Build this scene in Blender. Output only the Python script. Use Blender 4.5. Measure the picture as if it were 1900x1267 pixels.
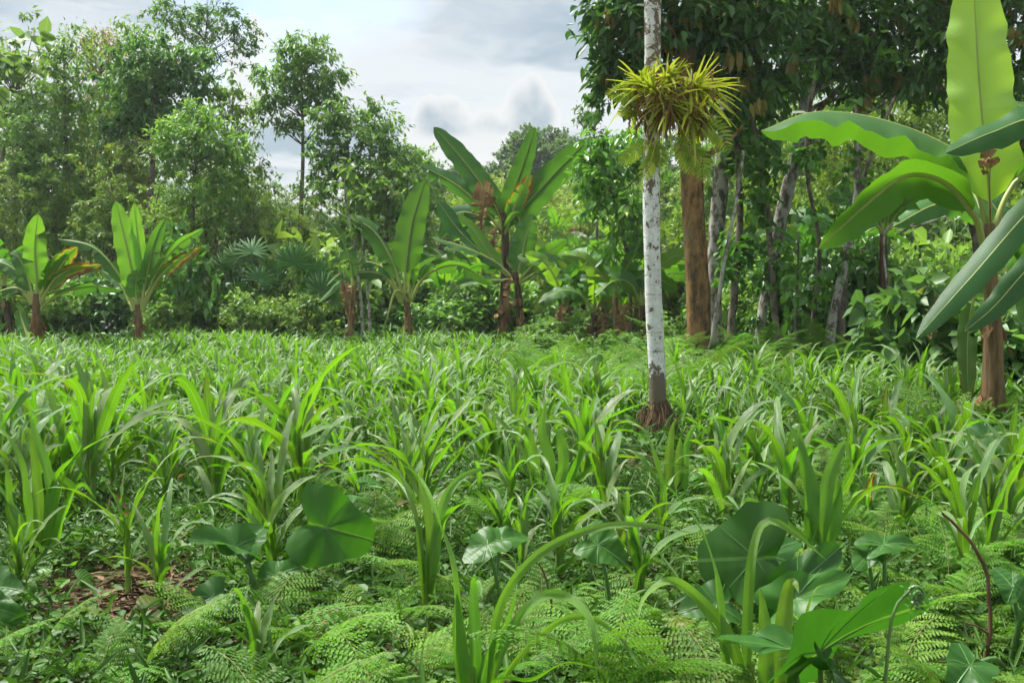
import bpy, math, random
import numpy as np
from mathutils import Vector, Matrix

for _o in list(bpy.data.objects):
    bpy.data.objects.remove(_o)
scene = bpy.context.scene
COL = scene.collection
R = math.radians

# ------------------------------------------------------------------ camera
F = 2037.0                      # focal length in photograph pixels (1900 wide)
CX, CY, HOR = 950.0, 633.5, 540.0
CAMZ = 1.65
PITCH = math.atan((CY - HOR) / F)
cd = bpy.data.cameras.new('camera')
cd.sensor_width = 36.0
cd.lens = 36.0 * F / 1900.0
cd.clip_start = 0.05
cd.clip_end = 3000.0
cd.dof.use_dof = True
cd.dof.focus_distance = 9.0
cd.dof.aperture_fstop = 9.0
cam = bpy.data.objects.new('camera', cd)
COL.objects.link(cam)
cam.location = (0, 0, CAMZ)
cam.rotation_euler = (math.pi / 2 - PITCH, 0, 0)
scene.camera = cam

# ------------------------------------------------------------------ light, sky, exposure
SUN_EL, SUN_AZ = 63.0, -58.0    # azimuth from +Y (straight ahead), negative = to the left
SUN_POWER, SUN_SOFT = 3.3, 14.0
SKY_STRENGTH = 0.1
EXPOSURE = 1.55
sl = bpy.data.lights.new('sun', 'SUN')
sl.energy = SUN_POWER
sl.angle = R(SUN_SOFT)
sl.color = (1.0, 0.97, 0.92)
sun = bpy.data.objects.new('sun', sl)
COL.objects.link(sun)
_el, _az = R(SUN_EL), R(SUN_AZ)
_sd = Vector((math.sin(_az) * math.cos(_el), math.cos(_az) * math.cos(_el), math.sin(_el)))
sun.rotation_euler = _sd.to_track_quat('Z', 'Y').to_euler()

scene.view_settings.view_transform = 'Standard'
scene.view_settings.look = 'None'
scene.view_settings.gamma = 1.0
scene.view_settings.exposure = EXPOSURE
scene.view_settings.use_curve_mapping = False
scene.cycles.use_denoising = True
scene.cycles.max_bounces = 6
scene.cycles.diffuse_bounces = 3
scene.cycles.transmission_bounces = 4
scene.cycles.glossy_bounces = 1
scene.cycles.use_adaptive_sampling = True
scene.cycles.adaptive_threshold = 0.04
scene.cycles.volume_bounces = 1
scene.cycles.caustics_reflective = False
scene.cycles.caustics_refractive = False


class NT:
    """small helper to write node trees"""
    def __init__(self, tree):
        self.t = tree
        tree.nodes.clear()

    def n(self, kind, **kw):
        nd = self.t.nodes.new(kind)
        for k, v in kw.items():
            setattr(nd, k, v)
        return nd

    def put(self, sock, v):
        if hasattr(v, 'is_output') or isinstance(v, bpy.types.NodeSocket):
            self.t.links.new(v, sock)
        else:
            sock.default_value = v

    def math(self, op, a, b=None, clamp=False):
        nd = self.n('ShaderNodeMath', operation=op, use_clamp=clamp)
        self.put(nd.inputs[0], a)
        if b is not None:
            self.put(nd.inputs[1], b)
        return nd.outputs[0]

    def vmath(self, op, a, b=None, out=0):
        nd = self.n('ShaderNodeVectorMath', operation=op)
        self.put(nd.inputs[0], a)
        if b is not None:
            if op == 'SCALE':
                self.put(nd.inputs['Scale'], b)
            else:
                self.put(nd.inputs[1], b)
        return nd.outputs[out]

    def mix(self, f, a, b, blend='MIX'):
        nd = self.n('ShaderNodeMix', data_type='RGBA', blend_type=blend)
        self.put(nd.inputs[0], f)
        for s, v in ((nd.inputs[6], a), (nd.inputs[7], b)):
            if isinstance(v, (tuple, list)):
                s.default_value = (v[0], v[1], v[2], 1.0)
            else:
                self.put(s, v)
        return nd.outputs[2]

    def noise(self, vec, scale, detail=4.0, rough=0.55, out=0):
        nd = self.n('ShaderNodeTexNoise')
        self.put(nd.inputs['Vector'], vec)
        nd.inputs['Scale'].default_value = scale
        nd.inputs['Detail'].default_value = detail
        nd.inputs['Roughness'].default_value = rough
        return nd.outputs[out]

    def ramp(self, v, lo, hi, a=0.0, b=1.0):
        nd = self.n('ShaderNodeMapRange', interpolation_type='SMOOTHSTEP')
        self.put(nd.inputs['Value'], v)
        nd.inputs['From Min'].default_value = lo
        nd.inputs['From Max'].default_value = hi
        nd.inputs['To Min'].default_value = a
        nd.inputs['To Max'].default_value = b
        return nd.outputs[0]

    def sep(self, v):
        nd = self.n('ShaderNodeSeparateXYZ')
        self.put(nd.inputs[0], v)
        return nd.outputs

    def comb(self, x, y, z):
        nd = self.n('ShaderNodeCombineXYZ')
        for s, v in zip(nd.inputs, (x, y, z)):
            self.put(s, v)
        return nd.outputs[0]


def make_world():
    w = bpy.data.worlds.new('World')
    scene.world = w
    w.use_nodes = True
    g = NT(w.node_tree)
    sky = g.n('ShaderNodeTexSky')
    sky.sky_type = 'NISHITA'
    sky.sun_disc = False
    sky.sun_elevation = _el
    sky.sun_rotation = _az
    sky.air_density = 1.0
    sky.dust_density = 2.0
    d = g.n('ShaderNodeTexCoord').outputs['Generated']
    x, y, z = g.sep(d)
    zz = g.math('MAXIMUM', z, 0.0)
    k = g.math('ADD', zz, 0.16)
    # layered stratus, seen on a plane above the land
    pl = g.comb(g.math('DIVIDE', x, k), g.math('MULTIPLY', g.math('DIVIDE', y, k), 0.9), 0.0)
    wob = g.vmath('SCALE', g.noise(pl, 1.6, 4, 0.55, 1), 0.7)
    plw = g.vmath('ADD', pl, wob)
    st = g.comb(g.sep(plw)[0], g.math('MULTIPLY', g.sep(plw)[1], 1.9), 3.7)
    n1 = g.noise(st, 0.85, 7, 0.52)
    n2 = g.noise(st, 3.2, 5, 0.55)
    dens = g.math('ADD', g.math('MULTIPLY', n1, 0.78), g.math('MULTIPLY', n2, 0.22))
    lit = g.ramp(dens, 0.40, 0.56)
    cloud = g.mix(lit, (1.4, 1.74, 1.98), (2.85, 2.95, 3.0))
    cover = g.ramp(g.noise(g.vmath('ADD', pl, (5.3, 1.7, 0.4)), 0.55, 5, 0.5), 0.27, 0.40)
    col = g.mix(g.math('MULTIPLY', cover, 0.93), sky.outputs[0], cloud)
    # cumulus heads standing above the horizon: billowing edges from layered noise in azimuth / elevation
    az = g.math('ARCTAN2', x, y)
    v = g.comb(az, zz, 0.0)
    bil = g.n('ShaderNodeTexVoronoi', feature='F1')
    bil.inputs['Scale'].default_value = 34.0
    g.put(bil.inputs['Vector'], g.vmath('ADD', v, g.vmath('SCALE', g.noise(v, 30.0, 3, 0.6, 1), 0.03)))
    big = g.noise(g.comb(az, g.math('MULTIPLY', zz, 0.35), 1.35), 5.2, 2, 0.45)
    hh = g.math('SUBTRACT', g.math('ADD', g.math('MULTIPLY', g.math('SUBTRACT', big, 0.5), 0.85), 0.13), g.math('MULTIPLY', bil.outputs['Distance'], 0.055))
    hh = g.math('ADD', hh, g.math('MULTIPLY', g.noise(v, 26.0, 5, 0.6), 0.05))
    edge = g.math('SUBTRACT', hh, zz)
    mask = g.ramp(edge, 0.0, 0.012)
    inner = g.ramp(edge, 0.004, 0.075)
    shade = g.math('MULTIPLY', inner, g.ramp(g.noise(v, 8.0, 8, 0.6), 0.22, 0.55))
    low = g.math('MULTIPLY', g.ramp(zz, 0.134, 0.146), g.ramp(zz, 0.145, 0.26, 1.0, 0.3))
    ccol = g.mix(g.math('MULTIPLY', shade, low), (3.15, 3.18, 3.18), (1.25, 1.65, 1.95))
    col = g.mix(g.math('MULTIPLY', mask, 0.9), col, ccol)
    bg = g.n('ShaderNodeBackground')
    g.put(bg.inputs[0], col)
    bg.inputs[1].default_value = SKY_STRENGTH
    out = g.n('ShaderNodeOutputWorld')
    g.t.links.new(bg.outputs[0], out.inputs[0])


make_world()

# ------------------------------------------------------------------ pixel <-> place helpers (photograph pixels to metres)
_cp, _sp = math.cos(PITCH), math.sin(PITCH)


def at(px, py, depth):
    """the point at world distance depth (along +Y) that the photograph shows at px, py"""
    u, v = (px - CX) / F, -(py - CY) / F
    dy = _cp + v * _sp
    dz = -_sp + v * _cp
    s = depth / dy
    return np.array((u * s, depth, CAMZ + dz * s))


def pxm(depth):
    return depth / F


def sstep(a, b, x):
    t = np.clip((x - a) / (b - a), 0, 1)
    return t * t * (3 - 2 * t)


def hgt(x, y):
    x = np.asarray(x, float)
    y = np.asarray(y, float)
    h = 8.5 * sstep(42, 105, y) + 0.05 * np.sin(x * 0.9 + 1.3) * np.cos(y * 0.7) + 0.03 * np.sin(x * 2.3 + y * 1.7)
    return h


def gp(px, depth):
    """ground point below photograph column px at a distance"""
    x = (px - CX) / F * depth
    return np.array((x, depth, float(hgt(x, depth))))


def gy(py):
    """distance at which flat ground shows at photograph row py"""
    a = math.atan((py - CY) / F) + PITCH
    return CAMZ / math.tan(a)


# ------------------------------------------------------------------ mesh building
class MB:
    def __init__(self):
        self.v, self.lf, self.q, self.t, self.nv = [], [], [], [], 0
        self.qm, self.tm = [], []

    def add(self, v, f, lf=None, m=0):
        v = np.asarray(v, float).reshape(-1, 3)
        f = np.asarray(f, np.int64)
        if lf is None:
            lf = np.zeros((len(v), 3))
        self.v.append(v)
        self.lf.append(np.asarray(lf, float).reshape(-1, 3))
        f = f + self.nv
        if f.shape[1] == 4:
            self.q.append(f)
            self.qm.append(np.full(len(f), m))
        else:
            self.t.append(f)
            self.tm.append(np.full(len(f), m))
        self.nv += len(v)

    def addmb(self, o, M=None):
        v = np.concatenate(o.v)
        if M is not None:
            M = np.asarray(M)
            v = v @ M[:3, :3].T + M[:3, 3]
        self.v.append(v)
        self.lf.append(np.concatenate(o.lf))
        for a, b, ms, mo in ((self.q, o.q, self.qm, o.qm), (self.t, o.t, self.tm, o.tm)):
            for f, mm in zip(b, mo):
                a.append(f + self.nv)
                ms.append(mm)
        self.nv += len(v)

    def mesh(self, name, mats, smooth=True):
        me = bpy.data.meshes.new(name)
        v = np.concatenate(self.v)
        q = np.concatenate(self.q) if self.q else np.zeros((0, 4), np.int64)
        t = np.concatenate(self.t) if self.t else np.zeros((0, 3), np.int64)
        me.vertices.add(len(v))
        me.vertices.foreach_set('co', v.astype(np.float32).ravel())
        loops = np.concatenate([q.ravel(), t.ravel()]).astype(np.int32)
        me.loops.add(len(loops))
        me.loops.foreach_set('vertex_index', loops)
        npoly = len(q) + len(t)
        me.polygons.add(npoly)
        start = np.concatenate([np.arange(len(q)) * 4, len(q) * 4 + np.arange(len(t)) * 3]).astype(np.int32)
        me.polygons.foreach_set('loop_start', start)
        mi = np.concatenate(self.qm + self.tm).astype(np.int32) if npoly else np.zeros(0, np.int32)
        me.polygons.foreach_set('material_index', mi)
        me.polygons.foreach_set('use_smooth', np.full(npoly, smooth))
        at_ = me.attributes.new('lf', 'FLOAT_VECTOR', 'POINT')
        at_.data.foreach_set('vector', np.concatenate(self.lf).astype(np.float32).ravel())
        me.update(calc_edges=True)
        if not isinstance(mats, (list, tuple)):
            mats = [mats]
        for m in mats:
            me.materials.append(m)
        return me


def link(name, me, parent=None, loc=None, rot=None, scale=None, color=None):
    o = bpy.data.objects.new(name, me)
    COL.objects.link(o)
    if parent is not None:
        o.parent = parent
    if loc is not None:
        o.location = loc
    if rot is not None:
        o.rotation_euler = rot
    if scale is not None:
        o.scale = (scale,) * 3 if np.isscalar(scale) else scale
    if color is not None:
        o.color = color
    return o


def tag(o, label, cat, group=None, kind=None):
    if label:
        o['label'] = label
    if cat:
        o['category'] = cat
    if group:
        o['group'] = group
    if kind:
        o['kind'] = kind
    return o


def thing(name, label, cat, loc=(0, 0, 0), group=None, rz=0.0):
    o = bpy.data.objects.new(name, None)
    o.empty_display_size = 0.1
    COL.objects.link(o)
    o.location = loc
    o.rotation_euler = (0, 0, rz)
    return tag(o, label, cat, group)


def unit(a):
    a = np.asarray(a, float)
    return a / np.maximum(np.linalg.norm(a, axis=-1, keepdims=True), 1e-9)


def spline(pts, n):
    """Catmull-Rom through pts, resampled to n points equally spaced in length"""
    p = np.asarray(pts, float)
    if len(p) == 2:
        p = np.array([p[0], (p[0] + p[1]) / 2, p[1]])
    e = np.vstack([2 * p[0] - p[1], p, 2 * p[-1] - p[-2]])
    out = []
    for i in range(len(p) - 1):
        a, b, c, d = e[i], e[i + 1], e[i + 2], e[i + 3]
        t = np.linspace(0, 1, 17)[:-1, None]
        out.append(0.5 * ((2 * b) + (c - a) * t + (2 * a - 5 * b + 4 * c - d) * t ** 2 + (3 * b - a - 3 * c + d) * t ** 3))
    out = np.vstack(out + [p[-1:]])
    s = np.concatenate([[0], np.cumsum(np.linalg.norm(np.diff(out, axis=0), axis=1))])
    u = np.linspace(0, s[-1], n)
    return np.stack([np.interp(u, s, out[:, k]) for k in range(3)], 1)


def tangents(P):
    T = np.gradient(P, axis=0)
    return unit(T)


def grid_faces(n, m):
    i = np.arange(n - 1)[:, None] * m + np.arange(m - 1)[None, :]
    i = i.ravel()
    return np.stack([i, i + 1, i + m + 1, i + m], 1)


def tube(mb, P, r, sides=6, var=0.5, m=0, noise=0.0, rng=None, cap=False):
    P = np.asarray(P, float)
    n = len(P)
    r = np.broadcast_to(np.asarray(r, float), (n,))
    T = tangents(P)
    ref = np.array((0.31, 0.95, 0.05)) if abs(T[:, 2]).mean() > 0.6 else np.array((0.05, 0.1, 1.0))
    A = unit(np.cross(T, ref))
    B = np.cross(T, A)
    a = np.linspace(0, 2 * np.pi, sides + 1)
    rr = np.repeat(r[:, None], sides + 1, 1)
    if noise and rng is not None:
        k = 1 + noise * rng.standard_normal((n, sides))
        rr[:, :sides] *= k
        rr[:, sides] = rr[:, 0]
    V = P[:, None] + rr[..., None] * (np.cos(a)[None, :, None] * A[:, None] + np.sin(a)[None, :, None] * B[:, None])
    t = np.linspace(0, 1, n)
    lf = np.stack([np.broadcast_to(a / np.pi - 1, (n, sides + 1)), np.broadcast_to(t[:, None], (n, sides + 1)), np.full((n, sides + 1), var)], -1)
    mb.add(V.reshape(-1, 3), grid_faces(n, sides + 1), lf.reshape(-1, 3), m)
    if cap:
        c = np.vstack([V[-1], P[-1]])
        f = np.stack([np.arange(sides), np.arange(1, sides + 1), np.full(sides, sides + 1)], 1)
        mb.add(c, f, np.full((sides + 2, 3), (0, 1, var)), m)


def ribbon(mb, P, S, U, W, cols=5, fold=0.3, wave=0.0, wk=3.0, ph=0.0, var=0.5, m=0, curl=0.0):
    """a leaf blade along P; S sideways, U upper side, W half width, fold = how far the halves rise (radians)"""
    n = len(P)
    W = np.broadcast_to(np.asarray(W, float), (n,))
    fold = np.broadcast_to(np.asarray(fold, float), (n,))
    c = np.linspace(-1, 1, cols)
    t = np.linspace(0, 1, n)
    ac = np.abs(c)
    wv = wave * np.sin(2 * np.pi * wk * t[:, None] + ph + 1.3 * np.sign(c)[None]) * (ac ** 1.5)[None] * W[:, None]
    up = W[:, None] * (np.sin(fold)[:, None] * ac[None] - curl * (ac ** 2)[None]) + wv
    sd = W[:, None] * np.cos(fold)[:, None] * c[None]
    V = P[:, None] + S[:, None] * sd[..., None] + U[:, None] * up[..., None]
    lf = np.stack([np.broadcast_to(c, (n, cols)), np.broadcast_to(t[:, None], (n, cols)), np.full((n, cols), var)], -1)
    mb.add(V.reshape(-1, 3), grid_faces(n, cols)[:, ::-1], lf.reshape(-1, 3), m)


def frame(P, side, twist=0.0):
    """side and upper vectors along a path from a sideways reference"""
    T = tangents(P)
    side = np.broadcast_to(np.asarray(side, float), T.shape)
    S = unit(side - T * (side * T).sum(1, keepdims=True))
    U = np.cross(T, S)
    tw = np.broadcast_to(np.asarray(twist, float), (len(P),))[:, None]
    return S * np.cos(tw) + U * np.sin(tw), U * np.cos(tw) - S * np.sin(tw)


def leafs(mb, P, D, N, L, W, var, m=0, fold=0.18, six=False):
    """many small leaves at once: base P, direction D, upper normal N, length L, half width W"""
    D = unit(D)
    S = unit(np.cross(D, N))
    U = np.cross(S, D)
    L = np.asarray(L)[:, None]
    W = np.asarray(W)[:, None]
    k = len(P)
    if six:
        a = P + D * L * 0.28 - U * L * 0.0
        b = P + D * L * 0.62 - U * L * 0.05
        tip = P + D * L - U * L * 0.2
        V = np.stack([P, a + S * W * 0.9 + U * W * fold, b + S * W * 0.85 + U * W * fold, tip, b - S * W * 0.85 + U * W * fold, a - S * W * 0.9 + U * W * fold], 1)
        lfx = np.array([0, 1, 1, 0, -1, -1.0])
        lfy = np.array([0, .3, .65, 1, .65, .3])
        f = np.array([[0, 1, 2, 3], [0, 3, 4, 5]])
        nv = 6
    else:
        b = P + D * L * 0.45
        tip = P + D * L - U * L * 0.12
        V = np.stack([P, b + S * W + U * W * fold, tip, b - S * W + U * W * fold], 1)
        lfx = np.array([0, 1, 0, -1.0])
        lfy = np.array([0, .45, 1, .45])
        f = np.array([[0, 1, 2], [0, 2, 3]])
        nv = 4
    fs = (np.arange(k)[:, None, None] * nv + f[None]).reshape(-1, f.shape[1])
    lf = np.empty((k, nv, 3))
    lf[..., 0] = lfx
    lf[..., 1] = lfy
    lf[..., 2] = np.asarray(var)[:, None]
    mb.add(V.reshape(-1, 3), fs, lf.reshape(-1, 3), m)


# ------------------------------------------------------------------ materials
def new_mat(name):
    m = bpy.data.materials.new(name)
    m.use_nodes = True
    return m, NT(m.node_tree)


def finish(g, col, rough=0.5, spec=0.5, trans=0.0, tcol=None, bump=None, bstr=0.3, bdist=0.01, ior=1.5):
    p = g.n('ShaderNodeBsdfPrincipled')
    p.inputs['IOR'].default_value = ior
    g.put(p.inputs['Base Color'], col)
    g.put(p.inputs['Roughness'], rough)
    g.put(p.inputs['Specular IOR Level'], spec)
    nrm = None
    if bump is not None:
        b = g.n('ShaderNodeBump')
        b.inputs['Strength'].default_value = bstr
        b.inputs['Distance'].default_value = bdist
        g.put(b.inputs['Height'], bump)
        nrm = b.outputs[0]
        g.put(p.inputs['Normal'], nrm)
    out = g.n('ShaderNodeOutputMaterial')
    if trans > 0:
        tr = g.n('ShaderNodeBsdfTranslucent')
        g.put(tr.inputs[0], tcol if tcol is not None else col)
        if nrm is not None:
            g.put(tr.inputs[1], nrm)
        mx = g.n('ShaderNodeMixShader')
        mx.inputs[0].default_value = trans
        g.t.links.new(p.outputs[0], mx.inputs[1])
        g.t.links.new(tr.outputs[0], mx.inputs[2])
        g.t.links.new(mx.outputs[0], out.inputs[0])
    else:
        g.t.links.new(p.outputs[0], out.inputs[0])


def lf_attr(g):
    a = g.n('ShaderNodeAttribute')
    a.attribute_name = 'lf'
    return g.sep(a.outputs['Vector'])


def foliage(name, ca, cb, cc=None, rough=0.45, trans=0.35, spec=0.45, tgain=(1.25, 1.3, 0.6), rnd=0.25):
    """leaf of a tree or shrub: per-leaf colour between ca and cb (a few leaves cc), shifted a little per plant"""
    m, g = new_mat(name)
    x, y, z = lf_attr(g)
    col = g.mix(z, ca, cb)
    if cc is not None:
        col = g.mix(g.ramp(z, 0.93, 0.96), col, cc)
    oi = g.n('ShaderNodeObjectInfo')
    col = g.mix(1.0, col, oi.outputs['Color'], 'MULTIPLY')
    v = g.math('ADD', g.math('MULTIPLY', oi.outputs['Random'], rnd), 1.0 - rnd / 2)
    col = g.vmath('SCALE', col, v)
    mid = g.ramp(g.math('ABSOLUTE', x), 0.0, 0.12, 1.25, 1.0)
    col = g.vmath('SCALE', col, mid)
    tcol = g.mix(1.0, col, tgain, 'MULTIPLY')
    finish(g, col, rough, spec, trans, tcol)
    return m


def blade_mat(name, ca, cb, rib, rough=0.36, trans=0.38, veins=60.0, lateral=False, tgain=(1.2, 1.25, 0.5), basecol=None, ribw=0.07, spec=0.5, under=1.12, bstr=0.3, ribmix=0.8, ior=1.5, bloom_sheen=None, vamp=0.02):
    """big blade (maize, banana, taro): pale midrib, fine veins, dry margin by the object's colour alpha"""
    m, g = new_mat(name)
    x, y, z = lf_attr(g)
    oi = g.n('ShaderNodeObjectInfo')
    rnd = oi.outputs['Random']
    co = g.n('ShaderNodeTexCoord').outputs['Object']
    nz = g.noise(co, 9.0, 4, 0.6)
    f = g.math('ADD', g.math('MULTIPLY', z, 0.55), g.math('MULTIPLY', nz, 0.45))
    col = g.mix(f, ca, cb)
    if basecol is not None:
        col = g.mix(g.ramp(y, 0.0, 0.38, 0.85, 0.0), col, basecol)
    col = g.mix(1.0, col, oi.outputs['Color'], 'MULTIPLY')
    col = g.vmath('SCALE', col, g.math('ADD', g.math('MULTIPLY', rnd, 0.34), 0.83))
    ax = g.math('ABSOLUTE', x)
    if lateral:
        s = g.math('ADD', g.math('MULTIPLY', y, veins), g.math('MULTIPLY', ax, -veins * 0.045))
    else:
        s = g.math('MULTIPLY', x, veins / 8)
    wv = g.math('SINE', g.math('MULTIPLY', s, 6.283))
    col = g.vmath('SCALE', col, g.math('ADD', g.math('MULTIPLY', wv, vamp), 1.0))
    # stains, small spots
    sp = g.ramp(g.noise(co, 34.0, 3, 0.6), 0.70, 0.76)
    col = g.mix(g.math('MULTIPLY', sp, 0.5), col, (0.16, 0.13, 0.03))
    # dry margin
    dry = oi.outputs['Alpha']
    dry = g.math('SUBTRACT', 1.0, dry)
    ed = g.math('ADD', g.math('ADD', g.math('MULTIPLY', ax, 0.55), g.math('MULTIPLY', y, 0.45)), g.math('MULTIPLY', g.math('SUBTRACT', g.noise(co, 5.0, 5, 0.62), 0.5), 0.9))
    thr = g.math('SUBTRACT', 1.35, g.math('MULTIPLY', dry, 1.3))
    dv = g.math('SUBTRACT', ed, thr)
    col = g.mix(g.ramp(dv, -0.10, 0.0), col, (0.33, 0.27, 0.03))
    col = g.mix(g.ramp(dv, 0.0, 0.08), col, (0.15, 0.075, 0.025))
    ribm = g.ramp(ax, ribw * 0.5, ribw, 1.0, 0.0)
    col = g.mix(g.math('MULTIPLY', ribm, ribmix), col, rib)
    bf = g.n('ShaderNodeNewGeometry').outputs['Backfacing']
    if bloom_sheen is not None:
        top = g.math('MULTIPLY', g.math('SUBTRACT', 1.0, bf), g.ramp(y, 0.05, 0.4, 0.2, 0.75))  # paler upper face: waxy bloom plus sky sheen painted into the colour
        col = g.mix(top, col, g.mix(1.0, bloom_sheen, oi.outputs['Color'], 'MULTIPLY'))
    col = g.vmath('SCALE', col, g.math('ADD', 1.0, g.math('MULTIPLY', bf, under - 1.0)))
    tcol = g.mix(1.0, col, tgain, 'MULTIPLY')
    rg = g.math('ADD', rough, g.math('MULTIPLY', bf, 0.2))
    bm = g.math('ADD', g.math('MULTIPLY', wv, 0.5), g.math('MULTIPLY', nz, 1.2))
    finish(g, col, rg, spec, trans, tcol, bm, bstr, 0.004, ior)
    return m


def plain_mat(name, ca, cb, scale=8.0, rough=0.8, stretch=(1, 1, 1), spec=0.2, bstr=0.5, bdist=0.01, trans=0.0, cc=None, objcol=False):
    m, g = new_mat(name)
    co = g.n('ShaderNodeTexCoord').outputs['Object']
    v = g.vmath('MULTIPLY', co, stretch)
    n1 = g.noise(v, scale, 6, 0.62)
    n2 = g.noise(v, scale * 4.3, 4, 0.6)
    f = g.ramp(g.math('ADD', g.math('MULTIPLY', n1, 0.7), g.math('MULTIPLY', n2, 0.3)), 0.34, 0.66)
    col = g.mix(f, ca, cb)
    if cc is not None:
        col = g.mix(g.ramp(g.noise(v, scale * 0.6, 5, 0.6), 0.56, 0.64), col, cc)
    _, _, z = lf_attr(g)
    col = g.vmath('SCALE', col, g.math('ADD', 0.8, g.math('MULTIPLY', z, 0.4)))
    if objcol:
        col = g.mix(1.0, col, g.n('ShaderNodeObjectInfo').outputs['Color'], 'MULTIPLY')
    finish(g, col, rough, spec, trans, None, g.math('ADD', n1, g.math('MULTIPLY', n2, 0.5)), bstr, bdist)
    return m


def white_bark():
    m, g = new_mat('white_lichen_bark')
    co = g.n('ShaderNodeTexCoord').outputs['Object']
    x, y, z = g.sep(co)
    nz = g.noise(co, 7.0, 6, 0.65)
    col = g.mix(g.ramp(nz, 0.3, 0.7), (0.58, 0.59, 0.57), (0.80, 0.82, 0.81))
    col = g.mix(g.math('MULTIPLY', g.ramp(g.noise(co, 38.0, 4, 0.6), 0.50, 0.68), 0.55), col, (0.33, 0.35, 0.31))
    pat = g.noise(g.vmath('MULTIPLY', co, (1, 1, 0.75)), 12.0, 7, 0.66)
    up = g.ramp(z, 1.6, 3.4, 0.03, 0.135)
    low = g.ramp(z, 0.35, 1.15, 0.36, 0.0)
    e = g.math('ADD', g.math('ADD', pat, up), low)
    br = g.ramp(e, 0.615, 0.655)
    col = g.mix(g.math('MULTIPLY', br, 0.92), col, (0.115, 0.085, 0.05))
    dk = g.ramp(g.noise(co, 21.0, 4, 0.6), 0.66, 0.72)
    col = g.mix(g.math('MULTIPLY', dk, 0.7), col, (0.16, 0.15, 0.10))
    ring = g.math('SINE', g.math('MULTIPLY', g.math('ADD', z, g.math('MULTIPLY', nz, 0.05)), 31.0))
    rm = g.ramp(ring, 0.955, 0.995)
    rm = g.math('MULTIPLY', rm, g.ramp(g.noise(co, 5.0, 2, 0.5), 0.45, 0.6))
    col = g.mix(g.math('MULTIPLY', rm, 0.55), col, (0.2, 0.18, 0.14))
    finish(g, col, 0.85, 0.15, 0, None, g.math('ADD', g.math('MULTIPLY', br, -0.6), g.math('ADD', nz, g.math('MULTIPLY', rm, -0.5))), 0.6, 0.012)
    return m


def orange_bark():
    m, g = new_mat('orange_bark')
    co = g.n('ShaderNodeTexCoord').outputs['Object']
    x, y, z = g.sep(co)
    v = g.vmath('MULTIPLY', co, (1, 1, 0.35))
    nz = g.noise(v, 6.5, 8, 0.68)
    col = g.mix(g.ramp(nz, 0.36, 0.62), (0.06, 0.042, 0.022), (0.31, 0.175, 0.065))
    col = g.mix(g.ramp(g.noise(v, 2.1, 4, 0.6), 0.54, 0.66), col, (0.20, 0.16, 0.085))
    col = g.mix(g.math('MULTIPLY', g.ramp(g.noise(co, 16.0, 5, 0.65), 0.64, 0.70), 0.6), col, (0.5, 0.46, 0.36))
    finish(g, col, 0.8, 0.2, 0, None, nz, 0.9, 0.07)
    return m


def mottled_bark(name='mottled_bark', a=(0.10, 0.085, 0.065), b=(0.40, 0.38, 0.34)):
    m, g = new_mat(name)
    co = g.n('ShaderNodeTexCoord').outputs['Object']
    nz = g.noise(g.vmath('MULTIPLY', co, (1, 1, 0.55)), 5.5, 7, 0.68)
    col = g.mix(g.ramp(nz, 0.42, 0.56), a, b)
    col = g.mix(g.math('MULTIPLY', g.ramp(g.noise(co, 2.0, 4, 0.6), 0.55, 0.68), 0.6), col, (0.10, 0.12, 0.05))
    finish(g, col, 0.85, 0.15, 0, None, nz, 0.6, 0.02)
    return m


def ground_mat():
    m, g = new_mat('soil')
    co = g.n('ShaderNodeTexCoord').outputs['Object']
    n1 = g.noise(co, 0.6, 6, 0.6)
    n2 = g.noise(co, 9.0, 6, 0.65)
    n3 = g.noise(co, 60.0, 4, 0.6)
    col = g.mix(g.ramp(n2, 0.35, 0.65), (0.060, 0.037, 0.022), (0.135, 0.085, 0.05))
    col = g.mix(g.math('MULTIPLY', g.ramp(n3, 0.55, 0.68), 0.5), col, (0.24, 0.17, 0.10))
    y = g.sep(co)[1]
    gr = g.math('ADD', g.math('MULTIPLY', g.ramp(n1, 0.40, 0.56), 0.75), g.ramp(y, 30.0, 38.0, 0.0, 1.2), True)
    col = g.mix(g.math('MULTIPLY', gr, 0.8), col, (0.045, 0.085, 0.018))
    finish(g, col, 0.95, 0.1, 0, None, g.math('ADD', n2, g.math('MULTIPLY', n3, 0.4)), 0.8, 0.04)
    return m


M_soil = ground_mat()
M_maize = blade_mat('maize_leaf', (0.12, 0.275, 0.024), (0.18, 0.36, 0.03), (0.42, 0.50, 0.28), rough=0.40, trans=0.36, ior=1.58, bloom_sheen=(0.20, 0.325, 0.125), vamp=0.06, bstr=0.5, veins=130, basecol=(0.19, 0.36, 0.035), ribw=0.07, tgain=(1.25, 1.45, 0.3), spec=0.6, ribmix=0.6)
M_sheath = plain_mat('maize_sheath', (0.13, 0.24, 0.03), (0.24, 0.36, 0.06), 14, 0.5, (1, 1, 0.1), 0.4, 0.2, 0.004)
M_banana = blade_mat('banana_leaf', (0.055, 0.17, 0.022), (0.09, 0.24, 0.028), (0.33, 0.38, 0.11), rough=0.5, trans=0.42, spec=0.4, ior=1.5, bloom_sheen=(0.062, 0.165, 0.042), bstr=0.12, veins=95, lateral=True, ribw=0.05, tgain=(1.45, 1.4, 0.4))
M_petiole = plain_mat('banana_petiole', (0.24, 0.32, 0.06), (0.36, 0.40, 0.11), 6, 0.45, (1, 1, 0.2), 0.4, 0.2, 0.004)
M_pseudo = plain_mat('banana_stem', (0.10, 0.062, 0.03), (0.29, 0.19, 0.095), 5.0, 0.75, (2.2, 2.2, 0.22), 0.25, 0.7, 0.02, cc=(0.16, 0.17, 0.045))
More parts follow.
